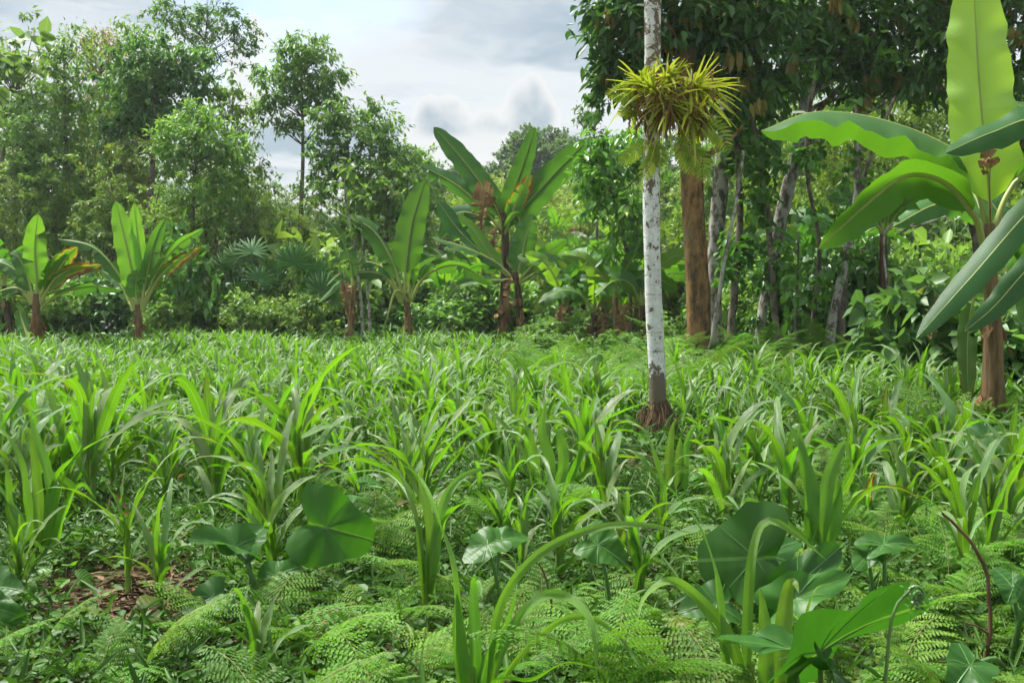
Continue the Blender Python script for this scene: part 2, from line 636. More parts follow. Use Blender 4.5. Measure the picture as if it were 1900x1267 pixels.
M_pseudo_dark = plain_mat('dark_banana_stem', (0.028, 0.017, 0.013), (0.12, 0.07, 0.035), 5.0, 0.6, (2, 2, 0.22), 0.3, 0.7, 0.02, cc=(0.20, 0.14, 0.06))
M_dry = plain_mat('dry_leaf', (0.14, 0.075, 0.032), (0.34, 0.22, 0.11), 7.0, 0.9, (1, 1, 0.3), 0.1, 0.5, 0.01, trans=0.2)
M_taro = blade_mat('taro_leaf', (0.036, 0.125, 0.018), (0.055, 0.17, 0.02), (0.12, 0.25, 0.06), rough=0.45, spec=0.4, trans=0.42, veins=7, lateral=True, ribw=0.035, tgain=(1.35, 1.45, 0.4))
M_taro_stem = plain_mat('taro_stem', (0.07, 0.16, 0.04), (0.12, 0.24, 0.07), 6, 0.4, (1, 1, 0.2), 0.5, 0.1, 0.003)
M_fern = foliage('bracken', (0.075, 0.205, 0.02), (0.16, 0.34, 0.038), (0.26, 0.23, 0.05), spec=0.25, rough=0.55, trans=0.38, rnd=0.35)
M_stem = plain_mat('green_stem', (0.14, 0.16, 0.04), (0.24, 0.22, 0.08), 10, 0.6, (1, 1, .2), 0.3, 0.2, 0.003)
M_twig = plain_mat('brown_twig', (0.085, 0.045, 0.028), (0.19, 0.11, 0.07), 10, 0.8, (1, 1, .3), 0.2, 0.4, 0.005)
M_weed = foliage('weed_leaf', (0.03, 0.095, 0.012), (0.085, 0.20, 0.024), (0.24, 0.16, 0.05), rough=0.5, trans=0.3, spec=0.3)
M_litter = plain_mat('litter', (0.06, 0.036, 0.022), (0.27, 0.19, 0.11), 12, 0.9, (1, 1, 1), 0.1, 0.3, 0.004)
M_bark = mottled_bark('grey_brown_bark', (0.07, 0.058, 0.043), (0.21, 0.18, 0.14))
M_bark_l = mottled_bark()
M_white = white_bark()
M_orange = orange_bark()
M_tree = foliage('tree_leaf', (0.105, 0.205, 0.06), (0.215, 0.345, 0.09), (0.33, 0.28, 0.10), rough=0.45, trans=0.45)
M_dark = foliage('dark_glossy_leaf', (0.034, 0.10, 0.028), (0.095, 0.215, 0.045), (0.22, 0.31, 0.05), rough=0.36, trans=0.36, spec=0.5)
M_flush = foliage('young_drooping_leaf', (0.22, 0.165, 0.035), (0.32, 0.29, 0.065), rough=0.5, trans=0.42, tgain=(1.15, 1.0, 0.6))
M_yell = foliage('yellow_green_leaf', (0.14, 0.25, 0.028), (0.27, 0.38, 0.05), rough=0.5, trans=0.4)
M_brom = foliage('bromeliad_leaf', (0.30, 0.40, 0.045), (0.62, 0.62, 0.09), (0.5, 0.38, 0.14), rough=0.4, trans=0.45, rnd=0.1)
M_swordfern = foliage('sword_fern', (0.20, 0.33, 0.04), (0.42, 0.48, 0.07), rough=0.45, trans=0.45, rnd=0.15)
M_fan = foliage('fan_palm_leaf', (0.028, 0.105, 0.02), (0.07, 0.185, 0.032), rough=0.5, trans=0.35, spec=0.25)
M_far = foliage('far_tree_leaf', (0.075, 0.15, 0.06), (0.16, 0.25, 0.095), rough=0.6, trans=0.38)
M_root = plain_mat('dry_root', (0.05, 0.03, 0.02), (0.25, 0.165, 0.10), 9, 0.9, (1, 1, .3), 0.1, 0.4, 0.005)

# ------------------------------------------------------------------ ground
def build_ground():
    xs = np.concatenate([np.linspace(-420, -40, 30), np.linspace(-38, 38, 191), np.linspace(40, 420, 30)])
    ys = np.concatenate([np.linspace(-60, -2, 14), np.linspace(0, 50, 150), np.linspace(52, 140, 60), np.linspace(150, 700, 30)])
    X, Y = np.meshgrid(xs, ys)
    Z = hgt(X, Y)
    rg = np.random.default_rng(3)
    Z = Z + rg.normal(0, 0.012, Z.shape)
    V = np.stack([X, Y, Z], -1).reshape(-1, 3)
    mb = MB()
    mb.add(V, grid_faces(len(ys), len(xs)))
    o = link('ground', mb.mesh('ground', M_soil))
    o['kind'] = 'structure'


build_ground()

# ------------------------------------------------------------------ maize
RNG = np.random.default_rng(11)


def maize_leaf_mesh(seed, L=0.7, W=0.03, th0=0.3, bend=1.6, pw=1.5, twist=0.3, n=13, cols=5):
    """one arching maize blade starting at the origin and heading to +X"""
    rg = np.random.default_rng(seed)
    t = np.linspace(0, 1, n)
    th = th0 + bend * t ** pw
    th += 0.12 * np.sin(t * 7 + rg.uniform(0, 6))
    sw = 0.25 * rg.normal() * t ** 2
    ds = L / (n - 1)
    dx, dz = np.sin(th), np.cos(th)
    P = np.zeros((n, 3))
    P[1:, 0] = np.cumsum(dx[:-1] * np.cos(sw[:-1])) * ds
    P[1:, 1] = np.cumsum(dx[:-1] * np.sin(sw[:-1])) * ds
    P[1:, 2] = np.cumsum(dz[:-1]) * ds
    tw = twist * rg.normal() * t ** 1.2 * 2.0 + 0.25 * np.sin(t * 9 + rg.uniform(0, 6)) * t
    S, U = frame(P, (0, 1, 0), tw)
    w = W * np.minimum(1, 0.55 + 1.9 * t) * (1 - t ** 2.4) ** 0.8
    w[-1] = 0.0008
    fold = 0.95 * np.exp(-t * 6) + 0.22
    mb = MB()
    ribbon(mb, P, S, -U if False else U, w, cols, fold, 0.32, rg.uniform(2.5, 5), rg.uniform(0, 6), rg.uniform(0, 1))
    return mb


LEAFV = []
for k in range(16):
    r_ = np.random.default_rng(100 + k)
    LEAFV.append(dict(seed=100 + k, L=r_.uniform(0.50, 0.82), W=r_.uniform(0.024, 0.040), th0=r_.uniform(0.08, 0.34),
                      bend=r_.uniform(1.4, 2.9), pw=r_.uniform(1.5, 3.0), twist=r_.uniform(0.1, 0.5)))
LEAFV.append(dict(seed=140, L=0.46, W=0.036, th0=0.06, bend=0.25, pw=1.5, twist=0.2))
LEAFV.append(dict(seed=141, L=0.54, W=0.042, th0=0.10, bend=0.45, pw=1.8, twist=0.2))
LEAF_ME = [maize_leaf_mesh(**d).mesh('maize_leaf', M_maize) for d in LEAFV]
LEAF_LO = [maize_leaf_mesh(n=7, cols=3, **d) for d in LEAFV]


def stalk_mb(h=0.34, r=0.014):
    mb = MB()
    P = np.array([[0, 0, -0.06], [0.002, 0, 0.05], [-0.002, 0.002, h * 0.5], [0.001, 0, h]])
    tube(mb, spline(P, 7), np.linspace(r * 1.15, r * 0.6, 7), 7)
    return mb


STALK_ME = [stalk_mb(h).mesh('stalk', M_sheath) for h in (0.40, 0.47, 0.54)]


def maize_layout(rg, nleaf=None):
    """list of (variant, azimuth, z0, scale) for a plant"""
    n = nleaf or int(rg.integers(9, 13))
    ph = rg.uniform(0, 6.28)
    out = []
    for i in range(n):
        f = i / (n - 1)
        if f > 0.8:
            k = int(rg.integers(16, 18))
        else:
            k = int(rg.integers(0, 16))
        out.append((k, ph + math.pi * (i % 2) + rg.normal(0, 0.55), 0.03 + 0.40 * f ** 0.9, (0.55 + 0.55 * math.sin(math.pi * (0.18 + 0.62 * f))) * rg.uniform(0.8, 1.15)))
    return out


def maize_mb(rg, nleaf=None, lod=True):
    mb = MB()
    for k, a, z, s in maize_layout(rg, nleaf):
        c, sn = math.cos(a) * s, math.sin(a) * s
        M = np.array([[c, -sn, 0, 0], [sn, c, 0, 0], [0, 0, s, z], [0, 0, 0, 1]])
        mb.addmb(LEAF_LO[k], M)
    st = MB()
    tube(st, np.array([[0, 0, -0.05], [0, 0, 0.2], [0, 0, 0.45]]), [0.017, 0.014, 0.008], 4)
    mb.addmb(st)
    return mb


MAIZE_MB = [maize_mb(np.random.default_rng(500 + i)) for i in range(12)]
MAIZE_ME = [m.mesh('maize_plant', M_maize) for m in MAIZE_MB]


def detailed_maize(name, label, group, loc, rz, s, seed):
    rg = np.random.default_rng(seed)
    o = thing(name, label, 'maize plant', loc, group, rz)
    o.scale = (s,) * 3
    link('stalk', STALK_ME[int(rg.integers(0, 3))], o)
    for k, a, z, sc in maize_layout(rg):
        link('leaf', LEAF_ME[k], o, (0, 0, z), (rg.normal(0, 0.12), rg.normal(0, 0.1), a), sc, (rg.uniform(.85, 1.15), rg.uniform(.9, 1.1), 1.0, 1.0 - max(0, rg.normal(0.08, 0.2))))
    return o


def blade_obj(name, parent, P, W, facing, mat, roll=0.0, cols=5, fold=0.25, wave=0.12, wk=3.0, prof='maize', color=(1, 1, 1, 1), twist=0.0, n=None):
    """a blade through world points P under a parent at the world point parent.location (no rotation)"""
    n = n or max(10, 4 * len(P))
    Q = spline(P, n) - np.array(parent.location)
    t = np.linspace(0, 1, n)
    if prof == 'maize':
        w = W * np.minimum(1, 0.55 + 1.9 * t) * (1 - t ** 3.0) ** 0.8
        w[-1] = 0.0008
        fo = fold + 0.7 * np.exp(-t * 6)
    else:
        w = W * np.sqrt(np.clip(1 - (2 * t - 1) ** 4, 0, 1))
        fo = fold
    T = tangents(Q)
    view = unit(np.array(parent.location) + Q - np.array((0, 0, CAMZ)))
    Sc = unit(np.cross(T, view))
    S, U = frame(Q, Sc, roll + twist * t)
    flip = (U * np.array((0, -0.25, 1.0))).sum() < 0
    if flip:
        S, U = -S, -U
    mb = MB()
    ribbon(mb, Q, S, U, w, cols, fo, wave, wk, float(RNG.uniform(0, 6)), float(RNG.uniform(0, 1)))
    return link(name, mb.mesh(name, mat), parent, color=color)


def path(pts, depth):
    return np.array([at(p[0], p[1], depth + (p[2] if len(p) > 2 else 0.0)) for p in pts])


# prominent maize plants in front, leaf by leaf
def hero_maize(label, stem_px, depth, leaves, stem_py):
    loc = gp(stem_px, depth)
    o = thing('maize_plant', label, 'maize plant', loc)
    mb = MB()
    top = at(stem_px, stem_py, depth) - loc
    tube(mb, spline([(0, 0, -0.05), top * 0.5, top], 6), np.linspace(0.019, 0.012, 6), 8)
    link('stalk', mb.mesh('stalk', M_sheath), o)
    for pts, w, roll, tw in leaves:
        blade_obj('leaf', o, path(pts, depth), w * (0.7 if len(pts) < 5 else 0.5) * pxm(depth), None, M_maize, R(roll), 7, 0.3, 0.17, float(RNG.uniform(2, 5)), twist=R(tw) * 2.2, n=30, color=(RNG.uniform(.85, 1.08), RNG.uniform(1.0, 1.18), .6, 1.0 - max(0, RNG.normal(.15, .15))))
    return o


hero_maize('tall maize plant at the bottom edge in front, long leaves arching to its right', 875, 4.05, [
    ([(862, 1300), (850, 1190), (835, 1040), (800, 935, .1), (772, 880, .2), (745, 862, .25)], 36, 20, 50),
    ([(884, 1300), (880, 1180), (878, 1085), (888, 1076, -.05), (895, 1110, -.1)], 27, 10, 10),
    ([(900, 1290), (925, 1130), (985, 1040), (1070, 990), (1170, 972, .05), (1290, 990, .1)], 20, 40, -30),
    ([(905, 1300), (945, 1180), (1000, 1110), (1055, 1108), (1100, 1160, -.1), (1108, 1265, -.15)], 22, -35, 20),
    ([(900, 1310), (960, 1220), (1040, 1150), (1110, 1150), (1175, 1215, -.1), (1205, 1275, -.15)], 15, 45, -10),
    ([(890, 1310), (925, 1262, -.2), (985, 1262, -.3), (1050, 1230, -.35), (1115, 1240, -.4)], 15, 50, 10),
    ([(880, 1310), (905, 1220), (940, 1150), (960, 1090)], 19, 15, 20),
    ([(866, 1310), (858, 1240), (850, 1170), (848, 1100)], 24, 5, 5),
], 1235)
hero_maize('slim maize plant with two upright leaves behind the tall front maize', 790, 5.2, [
    ([(785, 1120), (778, 1020), (762, 930), (720, 850, .1), (660, 842, .2)], 17, 15, 40),
    ([(797, 1120), (812, 1010), (838, 950), (880, 925, -.1)], 25, 15, 35),
    ([(792, 1120), (800, 1000), (780, 890), (790, 860)], 20, 15, 10),
    ([(795, 1120), (815, 960), (850, 890, .1), (915, 862, .2)], 16, 40, -20),
    ([(790, 1120), (770, 960), (720, 880, .2), (640, 880, .3), (590, 905, .3)], 16, 45, 20),
], 1080)
hero_maize('maize plant with a bent pale tip among the big taro leaves', 1395, 4.1, [
    ([(1385, 1300), (1388, 1130), (1400, 1010), (1425, 966), (1475, 990), (1535, 1040)], 22, 10, -20),
    ([(1350, 1310), (1335, 1130), (1318, 1030), (1280, 950, .1), (1205, 868, .2)], 25, 20, 45),
    ([(1395, 1310), (1352, 1180), (1290, 1105), (1240, 1078, -.1), (1195, 1110, -.2), (1182, 1160, -.25)], 25, -20, 30),
    ([(1440, 1310), (1452, 1180), (1462, 1092), (1475, 1080, -.04), (1482, 1100, -.08)], 40, 0, 0),
    ([(1420, 1310), (1420, 1180), (1410, 1090)], 24, 5, 5),
    ([(1380, 1310), (1330, 1180), (1270, 1090), (1200, 1000, .1), (1150, 980, .2)], 16, 35, 30),
    ([(1470, 1310), (1490, 1190), (1510, 1100), (1540, 1080)], 18, 30, 30),
], 1230)
hero_maize('upright maize plant with broad pale leaves behind the largest taro leaf', 1515, 6.0, [
    ([(1500, 1010), (1505, 920), (1490, 850), (1480, 790)], 24, 10, 10),
    ([(1525, 1010), (1535, 900), (1560, 832), (1572, 826), (1578, 860)], 30, 5, 0),
    ([(1540, 1010), (1550, 940), (1555, 880)], 22, 5, 5),
    ([(1520, 1010), (1480, 920), (1430, 870, .1), (1375, 850, .2)], 15, 45, 20),
    ([(1530, 1010), (1570, 900), (1620, 830), (1690, 810, .2)], 16, 45, 20),
    ([(1510, 1010), (1500, 880), (1470, 800), (1440, 775)], 20, 20, 20),
    ([(1535, 1010), (1600, 920), (1660, 905), (1720, 930)], 14, 50, 10),
    ([(1505, 1010), (1440, 960), (1390, 930), (1370, 960, -.2)], 14, 45, -20),
], 980)
hero_maize('maize plant with a wide pale leaf in the middle of the field', 1010, 8.0, [
    ([(1010, 930), (1020, 860), (1005, 800), (1012, 745)], 17, 5, 5),
    ([(1028, 930), (1045, 860), (1038, 808), (1028, 802), (1022, 820, -.1)], 24, 8, 0),
    ([(1000, 930), (975, 850), (935, 790), (880, 740), (820, 705)], 15, 35, 20),
    ([(1040, 930), (1075, 850), (1110, 790), (1190, 750, .2), (1210, 760, .3)], 15, 40, 20),
    ([(995, 930), (990, 850), (980, 800), (960, 782)], 18, 10, 20),
    ([(1030, 930), (1090, 880), (1130, 850), (1200, 850, .2)], 14, 40, 20),
    ([(1000, 930), (950, 900), (905, 880), (870, 905)], 14, 45, 10),
    ([(1045, 930), (1075, 830), (1050, 750), (1010, 720)], 15, 40, 30),
], 900)
hero_maize('bushy maize clump standing in front of the white trunk', 1250, 8.2, [
    ([(1245, 960), (1240, 880), (1246, 800), (1256, 775)], 16, 10, 5),
    ([(1262, 960), (1270, 880), (1275, 820), (1290, 790), (1300, 805)], 17, 10, 0),
    ([(1252, 960), (1258, 870), (1262, 810)], 20, 5, 5),
    ([(1240, 960), (1215, 890), (1175, 840), (1120, 830)], 13, 45, 20),
    ([(1265, 960), (1310, 880), (1355, 840), (1400, 830)], 13, 45, 20),
    ([(1240, 960), (1220, 870), (1195, 800), (1150, 780)], 14, 40, 20),
    ([(1270, 960), (1300, 900), (1320, 870), (1330, 900)], 13, 30, 20),
], 930)
hero_maize('broad leaved maize clump near the left edge, tallest of the front rows', 70, 6.6, [
    ([(60, 1040), (50, 930), (35, 850), (0, 800), (-60, 800)], 20, 20, 20),
    ([(75, 1040), (70, 920), (62, 830), (48, 795), (40, 830)], 22, 10, 0),
    ([(90, 1040), (110, 920), (140, 850), (200, 810), (250, 800)], 18, 40, 30),
    ([(80, 1040), (95, 920), (70, 820), (55, 770)], 20, 20, 10),
    ([(60, 1040), (30, 960), (-10, 900), (-50, 900)], 18, 35, 20),
    ([(95, 1040), (120, 950), (150, 900), (180, 930)], 18, 30, 20),
    ([(65, 1040), (20, 960), (10, 870), (-20, 840)], 18, 20, 20),
    ([(85, 1040), (100, 900), (150, 830), (130, 780)], 17, 30, 30),
], 980)

HERO_XY = [gp(a, b)[:2] for a, b in ((875, 4.05), (790, 5.2), (1395, 4.1), (1515, 6.0), (1010, 8.0), (1250, 8.2), (70, 6.6))]

SPOTS = [  # (px, base py, scale, label) single plants that stand out
    (228, 1105, 0.80, 'young maize plant growing from the bare brown soil patch'),
    (290, 1165, 0.72, 'narrow upright maize plant right of the bare soil patch'),
    (395, 985, 1.05, 'broad maize plant behind the curled taro leaf'),
    (545, 905, 1.05, 'maize plant with dark upright leaf left of the hooded maize'),
    (655, 880, 0.92, 'maize plant with hooded drooping leaves in the middle left'),
    (470, 1300, 0.55, 'small maize plant at the bottom edge left of the fern bed'),
    (25, 1150, 0.62, 'small maize plant at the left edge beside dark taro leaves'),
    (1760, 985, 1.02, 'maize plant behind the bent brown twig'),
    (1800, 1130, 0.86, 'pale green maize plant right of the bent brown twig'),
    (1890, 1010, 1.0, 'maize plant cut by the right edge of the picture'),
    (1650, 880, 0.95, 'maize plant between the upright maize and the big banana'),
    (1790, 900, 1.0, 'maize plant with long arching leaves below the big banana'),
    (1120, 1010, 0.9, 'maize plant with drooping leaves right of the field middle'),
    (930, 1040, 0.62, 'small maize plant among ferns below the field middle'),
    (300, 960, 0.85, 'maize plant behind the soil patch with twisted leaves'),
    (170, 900, 0.95, 'maize plant right of the tallest left clump'),
    (1060, 860, 0.95, 'maize plant just behind the wide pale leaf plant'),
    (1400, 890, 0.9, 'maize plant right of the white trunk clump'),
    (735, 900, 0.8, 'maize plant right of the tall standing taro leaf'),
]
for i, (px, py, s, lab) in enumerate(SPOTS):
    d = gy(py)
    loc = gp(px, d)
    detailed_maize('maize_plant', lab, None, loc, 0.0, s, 900 + i)
    HERO_XY.append(loc[:2])


def maize_zone(px, d):
    if d < 13:
        r, rt = 'front', 'in the front field'
    elif d < 20:
        r, rt = 'middle', 'in the middle field'
    else:
        r, rt = 'back', 'in the back field'
    if px < 330:
        a = 'towards the two small bananas'
    elif px < 620:
        a = 'towards the fan palms'
    elif px < 1130:
        a = 'towards the dark stemmed bananas'
    elif px < 1420:
        a = 'around the white trunk'
    else:
        a = 'towards the big banana'
    return 'young maize plant %s, %s' % (rt, a), 'maize %s, %s' % (rt, a)


ONES = 'first second third fourth fifth sixth seventh eighth ninth tenth eleventh twelfth thirteenth fourteenth fifteenth sixteenth seventeenth eighteenth nineteenth'.split()
MARKS = [(0, 'by the left edge'), (250, 'below the small bananas'), (500, 'below the fan palms'), (760, 'below the stump banana'), (940, 'below the tallest centre banana'),
         (1222, 'near the white trunk'), (1500, 'below the leaning trunk'), (1840, 'near the big banana')]


def ordinal(n):
    if n < 20:
        return ONES[n - 1]
    t, u = divmod(n, 10)
    w = {2: 'twent', 3: 'thirt', 4: 'fort', 5: 'fift', 6: 'sixt', 7: 'sevent', 8: 'eight', 9: 'ninet'}[t]
    return w + 'ieth' if u == 0 else w + 'y-' + ONES[u - 1]


def scatter_maize():
    rg = np.random.default_rng(77)
    pts = []
    y = 5.6
    while y < 34.5:
        step = 0.47 if y < 9 else (0.37 if y < 14 else 0.34)
        hw = 0.5 * y * 0.97 + 0.8
        x = -hw + rg.uniform(0, step)
        while x < hw:
            px = CX + x / y * F
            xx, yy = x + rg.normal(0, 0.12), y + rg.normal(0, 0.14)
            keep = True
            edge = 28.5
            if px > 1000:
                edge = 21 - (px - 1000) / 250 * 5.5 if px < 1250 else 18.0
            if yy > edge + rg.normal(0, 0.8):
                keep = False
            if px > 1300 and rg.uniform() < 0.3:
                keep = False
            if 900 < px < 1250 and yy > 17 and rg.uniform() < 0.35:
                keep = False
            if y < 9:
                dens = 0.95 if y > 7.0 else (0.9 if y > 6.0 else 0.4)
                if px < 330 and y < 7:
                    dens = 0.35
                if rg.uniform() > dens:
                    keep = False
            if 500 < px < 750 and y < 6.6:
                keep = False
            if 100 < px < 400 and 1080 < CY + 1.65 * F / y < 1200:
                keep = False
            if keep and min(np.hypot(h[0] - xx, h[1] - yy) for h in HERO_XY) > 0.38:
                px2 = CX + xx / yy * F
                if not (1140 < px2 < 1300 and 6.8 < yy < 12.4) and not (1770 < px2 < 1890 and 10.2 < yy < 14):
                    pts.append((xx, yy))
            x += step * rg.uniform(0.75, 1.3)
        y += step * 0.95
    pts = sorted(pts, key=lambda p: p[1])
    field = MB()
    rows = {}
    for x, y in pts:
        rows.setdefault(int((y - 5.0) / 0.9), []).append(x)
    count = len(HERO_XY)
    for i, (x, y) in enumerate(pts):
        loc = np.array((x, y, float(hgt(x, y))))
        s = float(rg.uniform(0.6, 1.22)) * ((0.98 if CX + x / y * F < 1300 else 0.82) if y < 9 else (0.78 if y < 14 else 0.70 - 0.12 * min(1, (y - 14) / 12))) * (1 + 0.18 * math.sin(x * 1.1 + y * 0.6))
        rz = float(rg.uniform(0, 6.28))
        px = CX + x / y * F
        lab, grp = maize_zone(px, y)
        if count + i < 300:
            if y < 11.5:
                ri = int((y - 5.0) / 0.9)
                n = sum(1 for q in rows[ri] if q <= x)
                near = min(MARKS, key=lambda mk: abs(mk[0] - px))[1]
                lab = 'maize plant, %s from the left in the %s scattered row, %s' % (ordinal(n), ordinal(ri + 1), near)
                detailed_maize('maize_plant', lab, grp, loc, rz, s, 2000 + i)
            else:
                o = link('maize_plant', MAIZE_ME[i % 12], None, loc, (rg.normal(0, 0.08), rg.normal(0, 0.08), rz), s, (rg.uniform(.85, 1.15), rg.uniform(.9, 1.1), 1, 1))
                tag(o, lab, 'maize plant', grp)
        else:
            c, sn = math.cos(rz) * s, math.sin(rz) * s
            M = np.array([[c, -sn, 0, loc[0]], [sn, c, 0, loc[1]], [0, 0, s, loc[2]], [0, 0, 0, 1]])
            field.addmb(MAIZE_MB[i % 12], M)
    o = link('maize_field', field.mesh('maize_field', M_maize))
    tag(o, 'dense far rows of young maize before the trees', 'maize', None, 'stuff')
    print('maize', len(pts), 'field tris', sum(len(q) for q in field.q) * 2)


scatter_maize()

# ------------------------------------------------------------------ taro
def taro_blade(mb, L, W, cup=0.25, wave=0.1, seed=0, droop=0.35):
    """heart shaped blade: attachment at origin, tip at +X * L, lobes behind; upper side +Z"""
    rg = np.random.default_rng(seed)
    na, nr = 40, 7
    th = np.linspace(-np.pi, np.pi, na + 1)
    a = np.abs(th)
    # outline as radius by angle: long to the tip, rounded lobes behind, a notch at the stalk
    key_a = np.array([0, 0.12, 0.35, 0.7, 1.1, 1.6, 2.1, 2.5, 2.8, 3.0, np.pi])
    key_r = np.array([1.0, 0.84, 0.60, 0.47, 0.44, 0.46, 0.55, 0.63, 0.54, 0.22, 0.04])
    r = np.interp(a, key_a, key_r)
    r = np.convolve(np.concatenate([r[-3:-1], r, r[1:3]]), [.15, .2, .3, .2, .15], 'valid')
    r = r * (1 + 0.02 * rg.normal(size=r.shape))
    r[-1] = r[0]
    X = np.cos(th) * r * L
    Y = np.sin(th) * r * W / 0.58
    s = np.linspace(0, 1, nr) ** 0.8
    gx, gy_ = s[:, None] * X[None], s[:, None] * Y[None]
    rr = np.abs(gy_) / W
    z = cup * np.abs(gy_) - droop * (np.clip(gx, 0, None) / L) ** 2 * L * 0.5 - 0.3 * (np.clip(-gx, 0, None) / L) ** 1.5 * L
    z = z + wave * L * (s[:, None] ** 2) * np.sin(th * 5 + rg.uniform(0, 6))[None] * 0.6
    z = z - 0.10 * W * rr ** 2 + 0.010 * L * np.sin(np.arctan2(np.abs(gy_), gx + 1e-6) * 11 + 6 * s[:, None]) * s[:, None]
    V = np.stack([gx, gy_, z], -1).reshape(-1, 3)
    lf = np.stack([np.clip(gy_ / W, -1, 1), gx / L * 0.8 + 0.1, np.full(gx.shape, rg.uniform(0, 1))], -1).reshape(-1, 3)
    mb.add(V, grid_faces(nr, na + 1)[:, ::-1], lf)


def taro(label, base_px, depth, leaves):
    """leaves: (attach px, py, d-depth, tip px, py, d-depth, half width px, normal hint (x,y,z), colour)"""
    loc = gp(base_px, depth)
    o = thing('taro_plant', label, 'taro plant', loc)
    for i, lv in enumerate(leaves):
        ax, ay, ad, tx, ty, td, hw, nh = lv[:8]
        colr = lv[8] if len(lv) > 8 else (1, 1, 1, 1)
        cup = lv[9] if len(lv) > 9 else 0.22
        A, Tp = at(ax, ay, depth + ad), at(tx, ty, depth + td)
        L = np.linalg.norm(Tp - A)
        X = (Tp - A) / L
        N = np.array(nh, float)
        N = unit(N - X * N.dot(X))
        Y = np.cross(N, X)
        mb = MB()
        taro_blade(mb, L, hw * pxm(depth), cup=cup, seed=int(ax * 7 + ay))
        M = np.eye(4)
        M[:3, 0], M[:3, 1], M[:3, 2], M[:3, 3] = X, Y, N, A - loc
        m2 = MB()
        m2.addmb(mb, M)
        lf = link('leaf', m2.mesh('leaf', M_taro), o, color=colr)
        st = MB()
        g0 = np.array((0.03 * math.cos(i * 2.1), 0.03 * math.sin(i * 2.1), -0.03))
        e = A - loc
        midp = (g0 + e) / 2 + np.array((0, 0, 0.06)) + 0.08 * (np.array((e[0], e[1], 0)) - g0) * -1
        tube(st, spline([g0, midp, e - N * 0.004], 9), np.linspace(0.016, 0.007, 9), 7)
        link('stem', st.mesh('stem', M_taro_stem), lf)
        # raised veins on both faces of the blade
        vb = MB()
        for va, vr in ((0.0, 0.97), (0.55, .6), (-0.55, .6), (1.05, .52), (-1.05, .52), (2.3, .55), (-2.3, .55)):
            q = np.linspace(0.02, vr, 6)
            yy = np.sin(va) * q * hw * pxm(depth) / 0.58
            xx = np.cos(va) * q * L
            zz = cup * np.abs(yy) - 0.35 * (np.clip(xx, 0, None) / L) ** 2 * L * 0.5 - 0.3 * (np.clip(-xx, 0, None) / L) ** 1.5 * L - 0.10 * yy ** 2 / (hw * pxm(depth)) - 0.001
            tube(vb, np.stack([xx, yy, zz], 1), np.linspace(0.0035, 0.001, 6) * (1.3 if va == 0 else 0.8), 4)
        v2 = MB()
        v2.addmb(vb, M)
        link('vein', v2.mesh('vein', M_taro_stem), lf)
    return o


G1, G2, G3 = (1, 1, 1, 1), (0.8, 0.85, 0.9, 1), (1.15, 1.15, 0.9, 1)
taro('taro plant with one tall leaf held upright left of the front maize', 540, 5.6, [
    (604, 978, 0, 722, 1010, .12, 92, (0.15, -0.9, 0.25), (1, 1, .9, 1), 0.15),
    (512, 1068, -.15, 570, 1040, -.1, 40, (0.1, -0.6, 0.7), (1, 1, 1, 1)),
])
taro('taro plant with a curled cup shaped leaf at the left', 470, 5.5, [
    (437, 1014, 0, 330, 985, -.1, 52, (0.1, -0.35, 0.9), (.95, 1, 1, 1), 0.6),
    (455, 1012, .1, 500, 960, .25, 56, (-0.1, -0.7, 0.65), (1, 1, 1, 1), 0.6),
    (395, 1108, -.4, 325, 1140, -.5, 42, (0.3, -0.55, 0.7), G2),
])
taro('dark taro plant at the lower left edge', -10, 4.9, [
    (-5, 1088, .1, 45, 1092, .0, 46, (0.1, -0.75, 0.6), G2),
    (-30, 1120, -.1, 62, 1150, -.15, 44, (0, -0.8, 0.5), (.95, 1, .9, 1)),
])
taro('taro plant half hidden by ferns in the middle front', 920, 5.4, [
    (905, 1010, 0, 850, 1050, -.1, 48, (-0.1, -0.5, 0.8), (1.1, 1.1, .9, 1)),
    (930, 1000, .1, 1000, 990, .2, 40, (0.1, -0.5, 0.8), (1.1, 1.1, .9, 1)),
])
taro('taro plant with a round leaf below the arching maize leaf', 1130, 5.3, [
    (1110, 1010, 0, 1175, 1050, -.05, 52, (0.1, -0.75, 0.55), (1.15, 1.15, .9, 1)),
])
taro('taro plant with a large dark leaf standing upright by the bent maize', 1400, 4.9, [
    (1402, 1035, 0, 1265, 1040, .08, 130, (-0.1, -0.92, 0.3), (.85, .9, .85, 1), 0.1),
    (1420, 1030, .1, 1500, 985, .25, 55, (0.1, -0.55, 0.75), (.9, .95, 1, 1)),
    (1330, 1120, -.1, 1245, 1130, -.15, 60, (0, -0.6, 0.75), G2),
])
taro('taro plant with two folded leaves right of the bent maize', 1500, 4.5, [
    (1475, 1110, .05, 1602, 1052, .15, 55, (0.05, -0.6, 0.75), (.95, 1, .95, 1), 0.55),
    (1480, 1085, .25, 1588, 985, .45, 60, (-0.1, -0.85, 0.45), (.95, 1, .95, 1), 0.35),
])
taro('taro plant with the largest lit leaf at the lower right', 1520, 3.55, [
    (1520, 1210, 0, 1744, 1058, .12, 165, (-0.30, 0.62, 0.62), (.7, .78, .8, 1), 0.2),
    (1470, 1205, .02, 1300, 1166, .02, 62, (0.1, -0.2, 1), (.9, 1.0, .9, 1), 0.4),
    (1545, 1245, -.1, 1585, 1330, -.25, 62, (0.15, 0.6, 0.6), (.75, .85, .8, 1)),
])
taro('taro plant with bluish leaves at the lower right edge', 1895, 4.6, [
    (1880, 1090, 0, 1840, 1040, .1, 45, (0, -0.4, 0.9), (.9, .95, 1.1, 1)),
    (1915, 1110, -.1, 1880, 1075, -.1, 50, (0, -0.8, 0.5), G2),
    (1800, 1235, -.5, 1760, 1290, -.6, 50, (0, -0.6, 0.7), G2),
])
